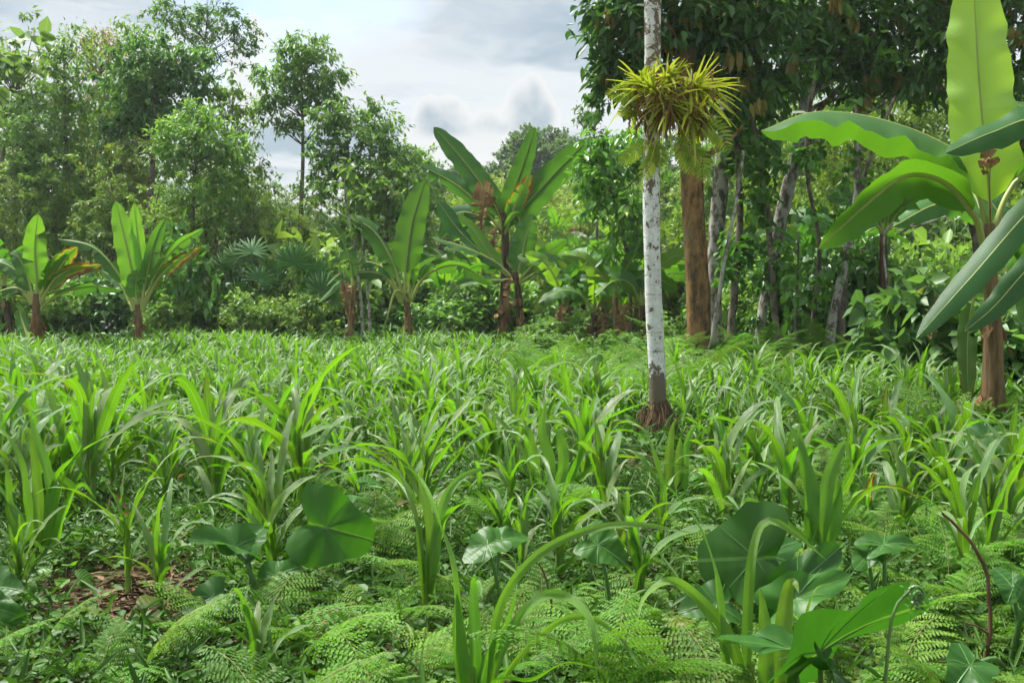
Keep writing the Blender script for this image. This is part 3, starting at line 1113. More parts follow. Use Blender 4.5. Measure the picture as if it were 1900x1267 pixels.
taro('taro plant in front of the ferns right of the bent twig', 1640, 5.3, [
    (1640, 1010, 0, 1720, 1000, .1, 40, (0, -0.4, 0.9), G1),
    (1610, 1030, 0, 1580, 1060, -.1, 34, (0, -0.5, 0.8), G1),
])
taro('taro plant with glossy leaf right of the root mound', 1790, 8.2, [
    (1830, 810, 0, 1880, 790, .1, 40, (0, -0.5, 0.8), (.75, .85, .8, 1)),
    (1860, 830, .2, 1900, 850, .1, 40, (0.1, -0.5, 0.8), G2),
    (1790, 830, 0, 1760, 850, .1, 36, (0, -0.5, 0.8), G1),
])
taro('small taro plant in the field centre among maize', 885, 8.4, [
    (880, 905, 0, 930, 895, .1, 36, (0, -0.6, 0.7), (1.1, 1.1, .9, 1)),
    (860, 925, 0, 820, 930, .1, 34, (0, -0.6, 0.7), G1),
    (905, 935, 0, 915, 970, -.1, 34, (0, -0.6, 0.7), G1),
])

# ------------------------------------------------------------------ bracken ferns
def frond_mb(seed, L=0.75, stipe=0.35, npin=13, lean=0.5, bend=1.1):
    rg = np.random.default_rng(seed)
    n = 24
    t = np.linspace(0, 1, n)
    th = lean + bend * t ** 0.9
    tot = L + stipe
    ds = tot / (n - 1)
    P = np.zeros((n, 3))
    P[1:, 0] = np.cumsum(np.sin(th[:-1])) * ds
    P[1:, 2] = np.cumsum(np.cos(th[:-1])) * ds
    P[:, 1] = 0.06 * np.sin(t * 3 + rg.uniform(0, 6)) * t
    mb = MB()
    tube(mb, P, np.linspace(0.0035, 0.0012, n), 4, 0.4, 1)
    f0 = stipe / tot
    T = tangents(P)
    Ps, Ds, Ns, Ls, Ws, Vs = [], [], [], [], [], []
    for i in range(npin):
        u = (i + 0.3) / npin
        s = f0 + (1 - f0) * u
        b = np.array([np.interp(s, t, P[:, k]) for k in range(3)])
        tg = unit(np.array([np.interp(s, t, T[:, k]) for k in range(3)]))
        upv = unit(np.cross(tg, np.array((0, 1.0, 0))))
        if upv[2] < 0:
            upv = -upv
        pl = L * 0.46 * (1 - u) ** 0.75 * (0.75 + 0.5 * u if u < 0.25 else 0.9) * rg.uniform(0.9, 1.1)
        for sg in (-1, 1):
            out = unit(tg * (0.45 + 0.35 * u) + np.array((0, sg, 0)) + upv * rg.normal(0.0, 0.12))
            m = max(5, int(pl / 0.022))
            q = np.linspace(0.04, 1, m)
            drp = 0.28 * pl
            C = b + out * (q * pl)[:, None] - upv * (drp * q ** 2)[:, None]
            if m > 6:
                tube(mb, np.stack([b, C[m // 2], C[-1]]), [0.0012, 0.001, 0.0005], 3, 0.4, 1)
            side = unit(np.cross(out, upv))
            for s2 in (-1, 1):
                Ps.append(C)
                Ds.append(side * s2 + out * 0.35 - upv * 0.25 + rg.normal(0, 0.07, (m, 3)))
                Ns.append(np.broadcast_to(upv, (m, 3)) + rg.normal(0, 0.12, (m, 3)))
                ll = (0.046 * (1 - q) ** 0.6 + 0.012) * (0.5 + 0.9 * pl / (0.46 * L))
                Ls.append(ll)
                Ws.append(np.full(m, 0.0095))
                Vs.append(np.full(m, 0.0) + rg.uniform(0, 0.9) * 0.6 + rg.uniform(0, 0.3, m))
    leafs(mb, np.concatenate(Ps), np.concatenate(Ds), np.concatenate(Ns), np.concatenate(Ls), np.concatenate(Ws), np.concatenate(Vs))
    return mb


FROND = []
for k in range(7):
    r_ = np.random.default_rng(40 + k)
    FROND.append(frond_mb(40 + k, r_.uniform(0.6, 0.9), r_.uniform(0.22, 0.42), 13, r_.uniform(0.3, 0.6), r_.uniform(0.9, 1.35)).mesh('frond', [M_fern, M_stem]))


def fern(label, group, px, depth, s, seed, nfr=None):
    rg = np.random.default_rng(seed)
    o = thing('bracken_fern', label, 'fern', gp(px, depth), group)
    n = nfr or int(rg.integers(4, 7))
    a0 = rg.uniform(0, 6.28)
    for i in range(n):
        k = s * rg.uniform(0.8, 1.2)
        link('frond', FROND[int(rg.integers(0, 7))], o, (rg.normal(0, .03), rg.normal(0, .03), -0.03), (rg.normal(0, .12), rg.normal(0, .15), a0 + i * 6.28 / n + rg.normal(0, 0.4)), (k, k, k * rg.uniform(0.8, 1.1)), (rg.uniform(.85, 1.2), rg.uniform(.9, 1.1), rg.uniform(.8, 1.2), 1))
    return o


def scatter_ferns():
    rg = np.random.default_rng(5)
    k = 0
    # foreground bed
    y = 3.5
    while y < 9.0:
        st = 0.30 + 0.03 * y
        x = -0.5 * y - 0.6 + rg.uniform(0, st)
        while x < 0.5 * y + 0.8:
            px, py = CX + x / y * F, HOR + CAMZ * F / y
            d = 0.9 if py > 1130 else 0.6
            if px < 460 and py > 1040:
                d = 0.0 if py < 1190 else 0.6
            if px < 700 and py <= 1040:
                d = 0.12
            if py < 930 and px < 1200:
                d = min(d, 0.25)
            if 1120 < px < 1320 and y > 6.6:
                d = 0.0
            if rg.uniform() < d:
                if px < 640:
                    z = 'left of the front maize'
                elif px < 1230:
                    z = 'around the front maize'
                else:
                    z = 'around the large taro leaves'
                w = 'bright bracken fern in the bottom rows, %s' if py > 1150 else 'bracken fern in the second fern band, %s'
                fern(w % z, 'bracken ' + z + (' in the bottom rows' if py > 1150 else ' in the second band'), px + rg.normal(0, 15), y + rg.normal(0, 0.1), float(rg.uniform(0.34, 0.68)) * (0.8 if px < 460 else 1.0), 7000 + k)
                k += 1
            x += st * rg.uniform(0.8, 1.25)
        y += st
    # bank left of the white trunk and under the dark trees
    for i in range(54):
        px = rg.uniform(985, 1245)
        d = rg.uniform(15.0, 22)
        fern('soft pale bracken fern in the bank left of the white trunk', 'fern bank left of the white trunk', px, d, float(rg.uniform(.75, 1.15)), 7400 + i, 5)
    for i in range(60):
        px = rg.uniform(1230, 1760)
        d = rg.uniform(18.5, 25)
        fern('bracken fern at the foot of the dark trees behind the maize', 'ferns at the foot of the dark trees', px, d, float(rg.uniform(.75, 1.2)), 7500 + i, 5)
    for i in range(15):
        px = rg.uniform(1330, 1900)
        d = rg.uniform(9, 16)
        fern('bracken fern between the maize plants near the big banana', 'ferns among the maize near the big banana', px, d, float(rg.uniform(0.6, 0.95)), 7600 + i, 5)
    print('ferns', k)


scatter_ferns()

# ------------------------------------------------------------------ low ground cover, litter, twigs
def ground_cover():
    rg = np.random.default_rng(9)
    mb = MB()

    def patch(n, ylo, yhi, size, top):
        y = np.sqrt(rg.uniform(ylo ** 2, yhi ** 2, n))
        x = rg.uniform(-0.62, 0.62, n) * y
        px, py = CX + x / y * F, HOR + CAMZ * F / y
        bare = (np.hypot((px - 215) / 150, (py - 1125) / 62) < 1.08) & (rg.uniform(size=n) < 0.95)
        k = ~bare
        x, y = x[k], y[k]
        m = len(x)
        z = hgt(x, y) + top * rg.uniform(0.05, 1, m) ** 1.3
        a = rg.uniform(0, 6.28, m)
        D = np.stack([np.cos(a), np.sin(a), rg.normal(0.05, 0.3, m)], 1)
        N = np.stack([rg.normal(0, .35, m), rg.normal(0, .35, m) - 0.15, np.ones(m)], 1)
        L = size * rg.uniform(0.35, 1.35, m)
        wr = rg.uniform(0.2, 0.42, m)
        gs = rg.uniform(size=m) < 0.42          # grassy blades among the broad leaves
        L[gs] *= rg.uniform(1.2, 2.6, gs.sum())
        wr[gs] = rg.uniform(0.04, 0.09, gs.sum())
        D[gs, 2] += rg.uniform(0.2, 1.6, gs.sum())
        pv = 0.5 + 0.5 * np.sin(x * 2.3 + np.sin(y * 1.9)) * np.cos(y * 2.1 + x)
        leafs(mb, np.stack([x, y, z], 1), D, N, L, L * wr, np.clip(rg.uniform(0, .75, m) + 0.25 * pv, 0, .99), 0, 0.2, True)

    patch(72000, 3.4, 9.5, 0.058, 0.17)
    patch(36000, 9.5, 20, 0.12, 0.26)
    patch(18000, 20, 38, 0.2, 0.4)
    o = link('ground_cover', mb.mesh('ground_cover', M_weed))
    tag(o, 'low broadleaf weeds covering the soil between the crops', 'weeds', None, 'stuff')
    # dry straw and leaf litter
    lt = MB()
    n = 5200
    y = rg.uniform(4.6, 7.0, n)
    x = rg.uniform(-0.5, 0.5, n) * y
    c = gp(225, gy(1130))
    kk = 2600
    x[:kk] = c[0] + rg.normal(0, 0.36, kk)
    y[:kk] = c[1] + rg.normal(0, 0.42, kk)
    z = hgt(x, y) + rg.uniform(0.012, 0.035, n)
    a = rg.uniform(0, 6.28, n)
    D = np.stack([np.cos(a), np.sin(a), rg.normal(0, 0.15, n)], 1)
    N = np.stack([rg.normal(0, .4, n), rg.normal(0, .4, n), np.ones(n)], 1)
    L = rg.uniform(0.03, 0.16, n)
    leafs(lt, np.stack([x, y, z], 1), D, N, L, np.where(rg.uniform(size=n) < 0.75, 0.003, 0.014), rg.uniform(0, 1, n))
    o = link('leaf_litter', lt.mesh('leaf_litter', M_litter))
    tag(o, 'dry brown straw and leaf litter on the bare soil patch', 'litter', None, 'stuff')


ground_cover()


def twig(label, pts, depth, r0, r1, branches=()):
    P = path(pts, depth)
    base = gp(pts[0][0], depth)
    P[0] = base - np.array((0, 0, 0.03))
    o = thing('dry_twig', label, 'twig', base)
    mb = MB()
    tube(mb, spline(P, 18) - base + np.random.default_rng(1).normal(0, 0.003, (18, 3)), np.linspace(r0, r1, 18), 6)
    link('stem', mb.mesh('stem', M_twig), o)
    for b in branches:
        m2 = MB()
        tube(m2, spline(path(b, depth), 7) - base, np.linspace(r1 * 1.1, r1 * 0.4, 7), 5)
        link('side_shoot', m2.mesh('side_shoot', M_twig), o)
    return o


twig('bent bare brown twig rising at the lower right', [(1832, 1300), (1838, 1160), (1832, 1080), (1805, 1010), (1750, 952)], 4.6, 0.011, 0.006, [[(1836, 1175), (1810, 1160), (1790, 1155)]])
twig('thin reddish forked twig in the field by the banana seedling', [(935, 740), (925, 690), (930, 660), (955, 640)], 17, 0.012, 0.006, [[(927, 680), (910, 660), (905, 645)]])
twig('thin reddish twig left of the banana seedling', [(868, 735), (858, 690), (852, 665), (865, 635)], 17.5, 0.012, 0.006, [[(855, 668), (842, 650), (838, 640)]])
twig('short dark twig among the ferns in the middle front', [(1025, 1220), (1022, 1140), (1015, 1080), (1000, 1045)], 4.9, 0.008, 0.004)


# coiled young fern in front of the largest taro leaf
def fiddlehead():
    d = 3.5
    base = gp(1640, d)
    o = thing('fern_fiddlehead', 'coiled young fern shoot in front of the largest taro leaf', 'fern', base)
    mb = MB()
    tube(mb, spline(np.vstack([[0, 0, -0.02], path([(1650, 1180), (1665, 1120), (1688, 1095)], d) - base]), 14), np.linspace(0.007, 0.005, 14), 6)
    link('stem', mb.mesh('stem', M_taro_stem), o)
    m2 = MB()
    c = at(1702, 1102, d) - base
    a = np.linspace(2.6, -7.5, 30)
    r = np.linspace(0.026, 0.006, 30)
    P = c + np.stack([np.cos(a) * r, 0.01 * np.sin(a * .5), np.sin(a) * r], 1)
    tube(m2, P, np.linspace(0.006, 0.004, 30), 6)
    rg = np.random.default_rng(2)
    k = 160
    Q = c + rg.normal(0, 1, (k, 3)) * np.array((0.02, 0.014, 0.022)) + np.stack([np.zeros(k), np.zeros(k), -np.abs(rg.normal(0, .02, k))], 1)
    leafs(m2, Q, rg.normal(0, 1, (k, 3)), rg.normal(0, 1, (k, 3)), np.full(k, 0.014), np.full(k, 0.004), rg.uniform(0, .8, k))
    link('coil', m2.mesh('coil', M_taro_stem), o)


fiddlehead()


# low bronze leaved weeds near the soil patch
def broad_weed(label, px, py, n, size, color, seed, hh=0.12):
    rg = np.random.default_rng(seed)
    d = gy(py)
    base = gp(px, d)
    o = thing('broadleaf_weed', label, 'weed', base)
    st = MB()
    for i in range(n):
        a = rg.uniform(0, 6.28)
        h = hh * rg.uniform(0.5, 1.3)
        tip = np.array((math.cos(a) * size * 0.5, math.sin(a) * size * 0.5, h))
        tube(st, spline([(0, 0, -0.01), tip * np.array((.4, .4, .7)), tip], 5), [0.003, 0.003, 0.0025, 0.002, 0.002], 4)
        mb = MB()
        Dv = unit(np.array((math.cos(a), math.sin(a), rg.normal(0.0, 0.25))))
        N = unit(np.array((rg.normal(0, .2), rg.normal(-.2, .2), 1)))
        Y = unit(np.cross(N, Dv))
        N = np.cross(Dv, Y)
        L = size * rg.uniform(0.7, 1.2)
        PP = np.array([tip + Dv * L * q - np.array((0, 0, 0.25 * L * q * q)) for q in np.linspace(0, 1, 7)])
        S, U = frame(PP, Y)
        q = np.linspace(0, 1, 7)
        ribbon(mb, PP, S, U, L * 0.36 * np.sin(np.pi * np.clip(q, 0.02, 0.985) ** 0.8), 5, 0.2, 0.1, 2, rg.uniform(0, 6), rg.uniform(0, 1))
        link('leaf', mb.mesh('leaf', M_taro), o, color=color)
    link('stem', st.mesh('stem', M_twig), o)


broad_weed('low bronze leaved weed at the front of the soil patch', 215, 1185, 7, 0.17, (2.2, 0.9, 0.6, 1), 1)
broad_weed('low weed with a reddish leaf left of the soil patch front', 165, 1215, 6, 0.13, (1.7, 1.0, 1.2, 1), 2)
broad_weed('bronze and green weed right of the slim maize at the field edge', 770, 1030, 6, 0.12, (2.6, 0.8, 0.8, 1), 3, 0.3)
broad_weed('orange brown dying weed near the bent maize', 1215, 1185, 6, 0.14, (4.5, 1.4, 0.6, 1), 4)
broad_weed('dark weed with upright stems behind the standing taro leaf', 640, 1075, 12, 0.12, (1.1, 1.1, 1, 1), 5, 0.42)
broad_weed('small green weed below the front maize leaves', 1055, 1255, 10, 0.10, (1.6, 1.4, 1, 1), 6, 0.2)
broad_weed('green seedling weed at the left of the soil patch', 110, 1110, 7, 0.12, (1.9, 1.5, 1, 1), 7, 0.14)
broad_weed('light green weed behind the maize right of the white trunk', 1330, 930, 10, 0.15, (1.5, 1.4, 1, 1), 8, 0.3)


# ------------------------------------------------------------------ bananas
def banana_blade(mb, Q, S, U, W, fold, tears, rg, wave=0.05, var=0.5):
    n = len(Q)
    t = np.linspace(0, 1, n)
    T = tangents(Q)
    w = W * np.clip(t * 7, 0, 1) ** 0.55 * np.clip(1 - t ** 6, 0, 1) ** 0.7 * (1.05 - 0.2 * t)
    w = w * (1 + 0.035 * np.sin(t * 31 + W * 90) + 0.03 * np.sin(t * 57))
    w = np.maximum(w, W * 0.02)
    c = np.array([0.0, 0.12, 0.4, 0.7, 1.0])
    for sg in (-1, 1):
        nt = rg.poisson(tears)
        cuts = sorted(set([0, n - 1] + [int(k) for k in rg.integers(2, n - 2, nt)]))
        ph = rg.uniform(0, 6)
        for a, b in zip(cuts[:-1], cuts[1:]):
            if b - a < 1:
                continue
            i = np.arange(a, b + 1)
            df = rg.normal(0, 0.34) if len(cuts) > 2 else 0.0
            f = fold + df
            ww = w[i][:, None] * c[None]
            gap = np.zeros(len(i))
            sp = np.linalg.norm(Q[1] - Q[0])
            if a > 0:
                gap[0] = rg.uniform(0.3, 1.3) * sp
            if b < n - 1:
                gap[-1] = -rg.uniform(0.3, 1.3) * sp
            cv = w[i][:, None] * (np.sin(f) * c[None] - 0.22 * c[None] ** 2) + wave * w[i][:, None] * (c ** 1.5)[None] * (np.sin(t[i] * 26 + ph) + 0.6 * np.sin(t[i] * 47 + 2 * ph))[:, None]
            V = Q[i][:, None] + sg * S[i][:, None] * (ww * np.cos(f))[..., None] + U[i][:, None] * cv[..., None] + T[i][:, None] * (gap[:, None] * c[None] + 0.16 * ww)[..., None]
            lf = np.stack([np.broadcast_to(sg * c, ww.shape), np.broadcast_to(t[i][:, None], ww.shape), np.full(ww.shape, var)], -1)
            fc = grid_faces(len(i), len(c))
            if sg > 0:
                fc = fc[:, ::-1]
            mb.add(V.reshape(-1, 3), fc, lf.reshape(-1, 3))


def banana_leaf(root, P, W, roll=0.0, fold=0.15, pet=0.2, color=(1, 1, 1), dry=0.08, tears=2.5, seed=0, dead=False, r0=0.03, wave=0.085, twist=0.0):
    """P: world points from the crown to the tip; the first pet of the length is bare stalk"""
    rg = np.random.default_rng(seed)
    if dead:
        tears, wave, fold = tears + 7, 0.28, fold + 0.2
    loc = np.array(root.location)
    Q = spline(P, 34) - loc
    k = int(pet * 33)
    B = Q[k:]
    T = tangents(B)
    view = unit(loc + B - np.array((0, 0, CAMZ)))
    Sc = unit(np.cross(T, view))
    S, U = frame(B, Sc, R(roll) + R(twist) * np.linspace(0, 1, len(B)))
    if (U * np.array((0, -0.3, 1.0))).sum() < 0:
        S, U = -S, -U
    mb = MB()
    banana_blade(mb, B, S, U, W, fold, tears, rg, wave, float(rg.uniform(0, 1)))
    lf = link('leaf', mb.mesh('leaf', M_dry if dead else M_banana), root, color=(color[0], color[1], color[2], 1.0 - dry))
    st = MB()
    rr = np.linspace(r0, r0 * 0.16, len(Q))
    Qm = Q.copy()
    Qm[k:] -= U * (rr[k:, None] * 0.7)
    tube(st, Qm, rr, 7)
    link('midrib', st.mesh('midrib', M_dry if dead else M_petiole), lf)
    return lf


def banana_stem(root, P, r0, r1, mat, seed, ragged=10):
    rg = np.random.default_rng(seed)
    loc = np.array(root.location)
    Q = spline(P, 16) - loc
    mb = MB()
    r = np.linspace(r0, r1, 16)
    r[:3] *= (1.25, 1.12, 1.04)
    tube(mb, Q, r, 14, noise=0.05, rng=rg, cap=True)
    link('pseudostem', mb.mesh('pseudostem', mat), root)
    for i in range(ragged):
        u = rg.uniform(0.0, 0.75)
        c = np.array([np.interp(u, np.linspace(0, 1, 16), Q[:, k]) for k in range(3)])
        rad = np.interp(u, np.linspace(0, 1, 16), r)
        a = rg.uniform(0, 6.28)
        d = np.array((math.cos(a), math.sin(a), 0))
        L = rg.uniform(0.3, 0.9) * (r0 / 0.16) * 0.7
        P3 = np.array([c + d * rad * 0.95 + np.array((0, 0, L * .35)), c + d * rad * 1.2, c + d * rad * rg.uniform(1.3, 2.3) + np.array((0, 0, -L * .5))])
        P3[:, 2] = np.maximum(P3[:, 2], 0.0)
        P3 = spline(P3, 6)
        S, U = frame(P3, np.cross(d, (0, 0, 1)))
        m2 = MB()
        ribbon(m2, P3, S, U, np.array([.3, .8, 1, .9, .6, .15]) * rad * rg.uniform(0.45, 0.95), 4, -0.3, 0.4, 1.5, rg.uniform(0, 6), rg.uniform(0, 1))
        link('dry_sheath', m2.mesh('dry_sheath', M_dry), root)


def banana(label, depth, stem, r0, r1, leaves, mat=None, seed=0, ragged=10, group=None, cat='banana plant'):
    """stem: pixel path from the ground up; leaves: (pixel points, half width px, options)"""
    base = gp(stem[0][0], depth)
    o = thing('banana_plant', label, cat, base, group)
    P = path(stem, depth)
    P[0] = base - np.array((0, 0, 0.04))
    banana_stem(o, P, r0 * pxm(depth), r1 * pxm(depth), mat or M_pseudo, seed, ragged)
    for i, (pts, w, op) in enumerate(leaves):
        banana_leaf(o, path(pts, depth), w * pxm(depth), seed=seed * 50 + i, r0=op.pop('r', 3.6) * pxm(depth), **op)
    return o


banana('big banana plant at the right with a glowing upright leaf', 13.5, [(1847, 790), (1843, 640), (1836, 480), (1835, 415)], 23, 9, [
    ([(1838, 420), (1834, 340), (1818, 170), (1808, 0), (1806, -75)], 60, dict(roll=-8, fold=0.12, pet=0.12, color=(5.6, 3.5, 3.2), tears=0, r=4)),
    ([(1832, 430), (1800, 310, .2), (1735, 258, .3), (1620, 218, .2), (1510, 208, 0), (1412, 243, -.3)], 58, dict(roll=112, fold=-0.62, pet=0.2, color=(1.0, 1.0, 1.0), tears=.5, r=5, wave=0.13)),
    ([(1828, 470), (1808, 400, -.1), (1755, 338, -.2), (1680, 325, -.3), (1600, 385, -.4), (1518, 462, -.5)], 44, dict(roll=-38, fold=-0.2, pet=0.2, color=(1.25, 1.2, 1.0), tears=0.3, r=7, dry=0.18)),
    ([(1838, 440), (1800, 350, .5), (1740, 335, .7), (1680, 350, .8)], 30, dict(roll=30, fold=-.2, color=(1.1, 1.05, 1.1), tears=1, r=5, dry=.25)),
    ([(1842, 440), (1870, 360, .1), (1930, 285, .2), (2020, 250, .2)], 40, dict(roll=60, fold=-.2, pet=.45, tears=1, r=7)),
    ([(1848, 450), (1880, 420, .4), (1920, 470, .6), (1950, 560, .7)], 36, dict(roll=20, fold=-.1, tears=1, r=6)),
    ([(1830, 500), (1805, 560, -.1), (1795, 640, -.15), (1797, 745, -.2)], 19, dict(roll=10, fold=.3, pet=.3, color=(1.3, 1.0, .9), dry=.42, tears=0.5, r=4)),
    ([(1850, 480), (1885, 470, .8), (1905, 520, 1.0), (1900, 600, 1.1)], 34, dict(roll=10, tears=1, r=5)),
    ([(1838, 420), (1836, 340, -.15), (1838, 292, -.3), (1828, 300, -.35), (1824, 325, -.4)], 16, dict(dead=True, roll=30, fold=.5, pet=.62, tears=2, r=1.6)),
    ([(1828, 520), (1760, 560, .5), (1735, 590, .7), (1725, 630, .8)], 22, dict(dead=True, roll=30, fold=.4, tears=2, r=4)),
], seed=1, ragged=20)
banana('banana plant at the right edge with long grey drooping leaves', 12.3, [(2030, 830), (2020, 600), (2010, 420)], 24, 14, [
    ([(2012, 440), (1985, 300), (1930, 222, -.1), (1840, 246, -.2), (1754, 284, -.3)], 36, dict(roll=35, fold=-.2, pet=.25, color=(.6, .78, .8), tears=0.3, r=4)),
    ([(2008, 460), (1985, 370), (1925, 378, -.3), (1810, 505, -.6), (1700, 628, -.8)], 31, dict(roll=22, fold=-.08, pet=.15, color=(.55, .72, .75), tears=0.2, r=3.4, wave=.03)),
    ([(2005, 500), (1980, 440), (1915, 490, -.4), (1845, 568, -.6), (1790, 615, -.7)], 27, dict(roll=28, fold=-.12, pet=.15, color=(.58, .75, .78), tears=0.6, dry=.28, r=3.4)),
    ([(2008, 440), (2020, 300), (2060, 150), (2100, 60)], 40, dict(tears=0, r=6)),
    ([(2012, 440), (1985, 330, .4), (1920, 215, .5), (1880, 190, .6)], 34, dict(roll=50, tears=.5, r=5)),
], seed=2, ragged=6)
banana('small banana plant nearest the left edge with a lime upright leaf', 26, [(66, 668), (67, 600), (68, 545)], 11, 6, [
    ([(68, 560), (68, 520), (64, 460), (70, 398)], 24, dict(roll=5, pet=.2, color=(2.7, 2.3, 1.2), tears=1.2)),
    ([(62, 565), (45, 520), (15, 492), (-30, 480)], 16, dict(roll=40, fold=-.2)),
    ([(60, 565), (35, 535), (0, 540), (-40, 565)], 11, dict(roll=55, fold=-.2, dry=.3)),
    ([(64, 560), (50, 510), (35, 478), (18, 470)], 17, dict(roll=30, fold=-.2)),
    ([(76, 565), (95, 525), (130, 500), (188, 492)], 16, dict(roll=25, fold=-.2, dry=.62, color=(1.3, 1.1, 1))),
    ([(78, 570), (110, 545), (170, 530), (228, 538)], 13, dict(roll=55, fold=-.25, color=(.9, 1, 1.1))),
    ([(74, 560), (98, 520), (122, 480), (144, 458)], 17, dict(roll=20, dry=.45, color=(1.5, 1.3, 1))),
    ([(70, 560), (90, 510), (110, 480), (128, 474)], 14, dict(roll=30)),
    ([(58, 640), (40, 590, .3), (35, 560, .4)], 14, dict(roll=10, color=(1.1, 1.1, 1), pet=.05)),
], seed=3, ragged=16)
banana('small banana plant with two tall lime leaves before the dark bush', 29, [(257, 648), (257, 595), (255, 565)], 8, 5, [
    ([(253, 575), (248, 520), (232, 445), (215, 374)], 22, dict(roll=5, pet=.15, color=(2.7, 2.3, 1.2), tears=.3)),
    ([(258, 575), (262, 500, .2), (254, 430, .2), (249, 376, .2)], 15, dict(roll=15, pet=.2, color=(2.7, 2.3, 1.2), tears=0)),
    ([(250, 575), (225, 515), (175, 460), (108, 443)], 14, dict(roll=40, fold=-.25, pet=.25)),
    ([(248, 578), (222, 525, .3), (190, 502, .5)], 11, dict(roll=40, fold=-.2)),
    ([(262, 575), (272, 510), (288, 445), (306, 406)], 17, dict(roll=15, pet=.2, color=(1.2, 1.15, 1))),
    ([(264, 575), (285, 515), (325, 460), (378, 424)], 13, dict(roll=35, fold=-.2, pet=.2)),
    ([(265, 578), (292, 518), (335, 480), (374, 458)], 12, dict(roll=30, fold=-.2, dry=.6, pet=.25, color=(1.3, 1.1, 1))),
    ([(256, 575), (252, 540), (254, 500)], 19, dict(roll=5, color=(1.8, 1.5, 1.1), pet=.3)),
], seed=4, ragged=10)
banana('banana plant with one tall upright leaf between the brown stump and the dark stemmed banana', 30, [(757, 650), (757, 595), (753, 545)], 8, 5, [
    ([(751, 555), (752, 500), (764, 415), (788, 335)], 28, dict(roll=5, pet=.24, color=(1.25, 1.15, .9), tears=.3)),
    ([(756, 555), (764, 500, .2), (772, 455, .2)], 14, dict(roll=10, pet=.3, color=(2.5, 2.1, 1.1), tears=0)),
    ([(749, 555), (728, 485), (690, 425), (632, 398)], 20, dict(roll=30, fold=-.2, pet=.2, tears=2)),
    ([(746, 560), (716, 500), (660, 487), (606, 530)], 12, dict(roll=45, fold=-.2, pet=.22, color=(.9, 1, 1.1))),
    ([(744, 562), (712, 510), (650, 510), (590, 562)], 12, dict(roll=40, fold=-.2, pet=.3, color=(.9, 1, 1.1))),
    ([(762, 560), (790, 510), (850, 492), (916, 528)], 15, dict(roll=40, fold=-.3, pet=.22, dry=.2, tears=4)),
    ([(760, 555), (780, 500, .4), (812, 478, .5)], 12, dict(roll=40, tears=2)),
    ([(758, 560), (735, 540, -.4), (718, 590, -.5), (704, 630, -.6)], 5, dict(roll=40, pet=.7, color=(1.5, 1.2, 1))),
], seed=5, ragged=9)
banana('tallest centre banana plant with near black stem and huge leaves', 33, [(930, 640), (936, 545), (938, 450), (935, 395)], 10, 6, [
    ([(934, 430), (920, 385), (868, 308), (805, 236)], 24, dict(roll=20, pet=.14, tears=.4, color=(.8, .9, .9))),
    ([(930, 430), (902, 392), (850, 345), (780, 306)], 22, dict(roll=25, fold=-.15, pet=.14, tears=1.5, color=(.8, .9, 1))),
    ([(938, 425), (948, 370), (970, 308), (993, 236)], 21, dict(roll=20, pet=.12, tears=.3, color=(.9, .95, .8))),
    ([(940, 430), (965, 392), (1022, 330), (1090, 260)], 28, dict(roll=15, fold=.2, pet=.12, tears=.6, color=(.95, .98, .85))),
    ([(940, 425), (958, 375, -.3), (985, 325, -.4)], 17, dict(roll=25, dry=.55, tears=2)),
    ([(938, 418), (920, 378, -.3), (902, 358, -.4), (896, 392, -.5), (892, 436, -.5)], 24, dict(dead=True, roll=15, fold=.3, pet=.42, tears=5, r=2)),
    ([(936, 440), (945, 410, -.3), (962, 400, -.3), (968, 440, -.3)], 12, dict(roll=30, color=(1.1, 1.1, .9), tears=2)),
    ([(936, 440), (922, 425, -.3), (916, 450, -.4), (912, 490, -.4)], 13, dict(dead=True, roll=20, pet=.3, tears=4, r=2)),
    ([(931, 430), (900, 405, .5), (850, 395, .7), (815, 440, .8)], 18, dict(roll=20, tears=2, color=(.7, .9, 1))),
], M_pseudo_dark, seed=6, ragged=14)
banana('shorter dark stemmed banana plant right of the tallest centre banana', 32, [(966, 640), (963, 560), (956, 505)], 9, 5, [
    ([(958, 520), (968, 480), (976, 440), (990, 398)], 25, dict(roll=10, fold=-.1, pet=.15, tears=2, color=(1.05, 1.05, 1))),
    ([(960, 525), (985, 495), (1015, 470), (1052, 445)], 17, dict(roll=25, tears=1, color=(1.2, 1.15, 1))),
    ([(955, 525), (925, 490), (870, 462), (800, 440)], 13, dict(roll=40, fold=-.2, tears=1)),
    ([(953, 520), (905, 480, .3), (850, 425, .5), (812, 372, .6)], 22, dict(roll=20, tears=1, color=(.7, .9, 1.15))),
    ([(953, 520), (915, 480, .2), (880, 430, .3), (850, 398, .3)], 15, dict(roll=20, tears=.5, color=(2.5, 2.1, 1.1))),
    ([(964, 525), (1010, 500, -.3), (1042, 510, -.4), (990, 582, -.5)], 18, dict(roll=10, tears=1, dry=.4, color=(2.4, 1.5, .8))),
    ([(962, 525), (1010, 485, .2), (1065, 485, .3), (1120, 505, .3)], 13, dict(roll=50, fold=-.2, tears=2, dry=.2)),
    ([(960, 530), (948, 512, -.3), (943, 540, -.4), (940, 590, -.4)], 11, dict(dead=True, roll=20, pet=.3, tears=4, r=2)),
    ([(957, 520), (900, 520, -.3), (850, 530, -.4), (830, 555, -.4)], 11, dict(roll=40, dry=.35, tears=2)),
], M_pseudo_dark, seed=7, ragged=12)
banana('broken brown banana stump with one torn grey leaf', 29.5, [(648, 640), (652, 590), (658, 530)], 7, 5, [
    ([(657, 550), (648, 480), (625, 430), (588, 392)], 16, dict(roll=20, tears=5, dry=.45, pet=.2, color=(1, 1, 1.1))),
    ([(655, 560), (640, 530, -.2), (648, 590, -.3)], 9, dict(dead=True, tears=3, roll=10)),
], seed=8, ragged=14)
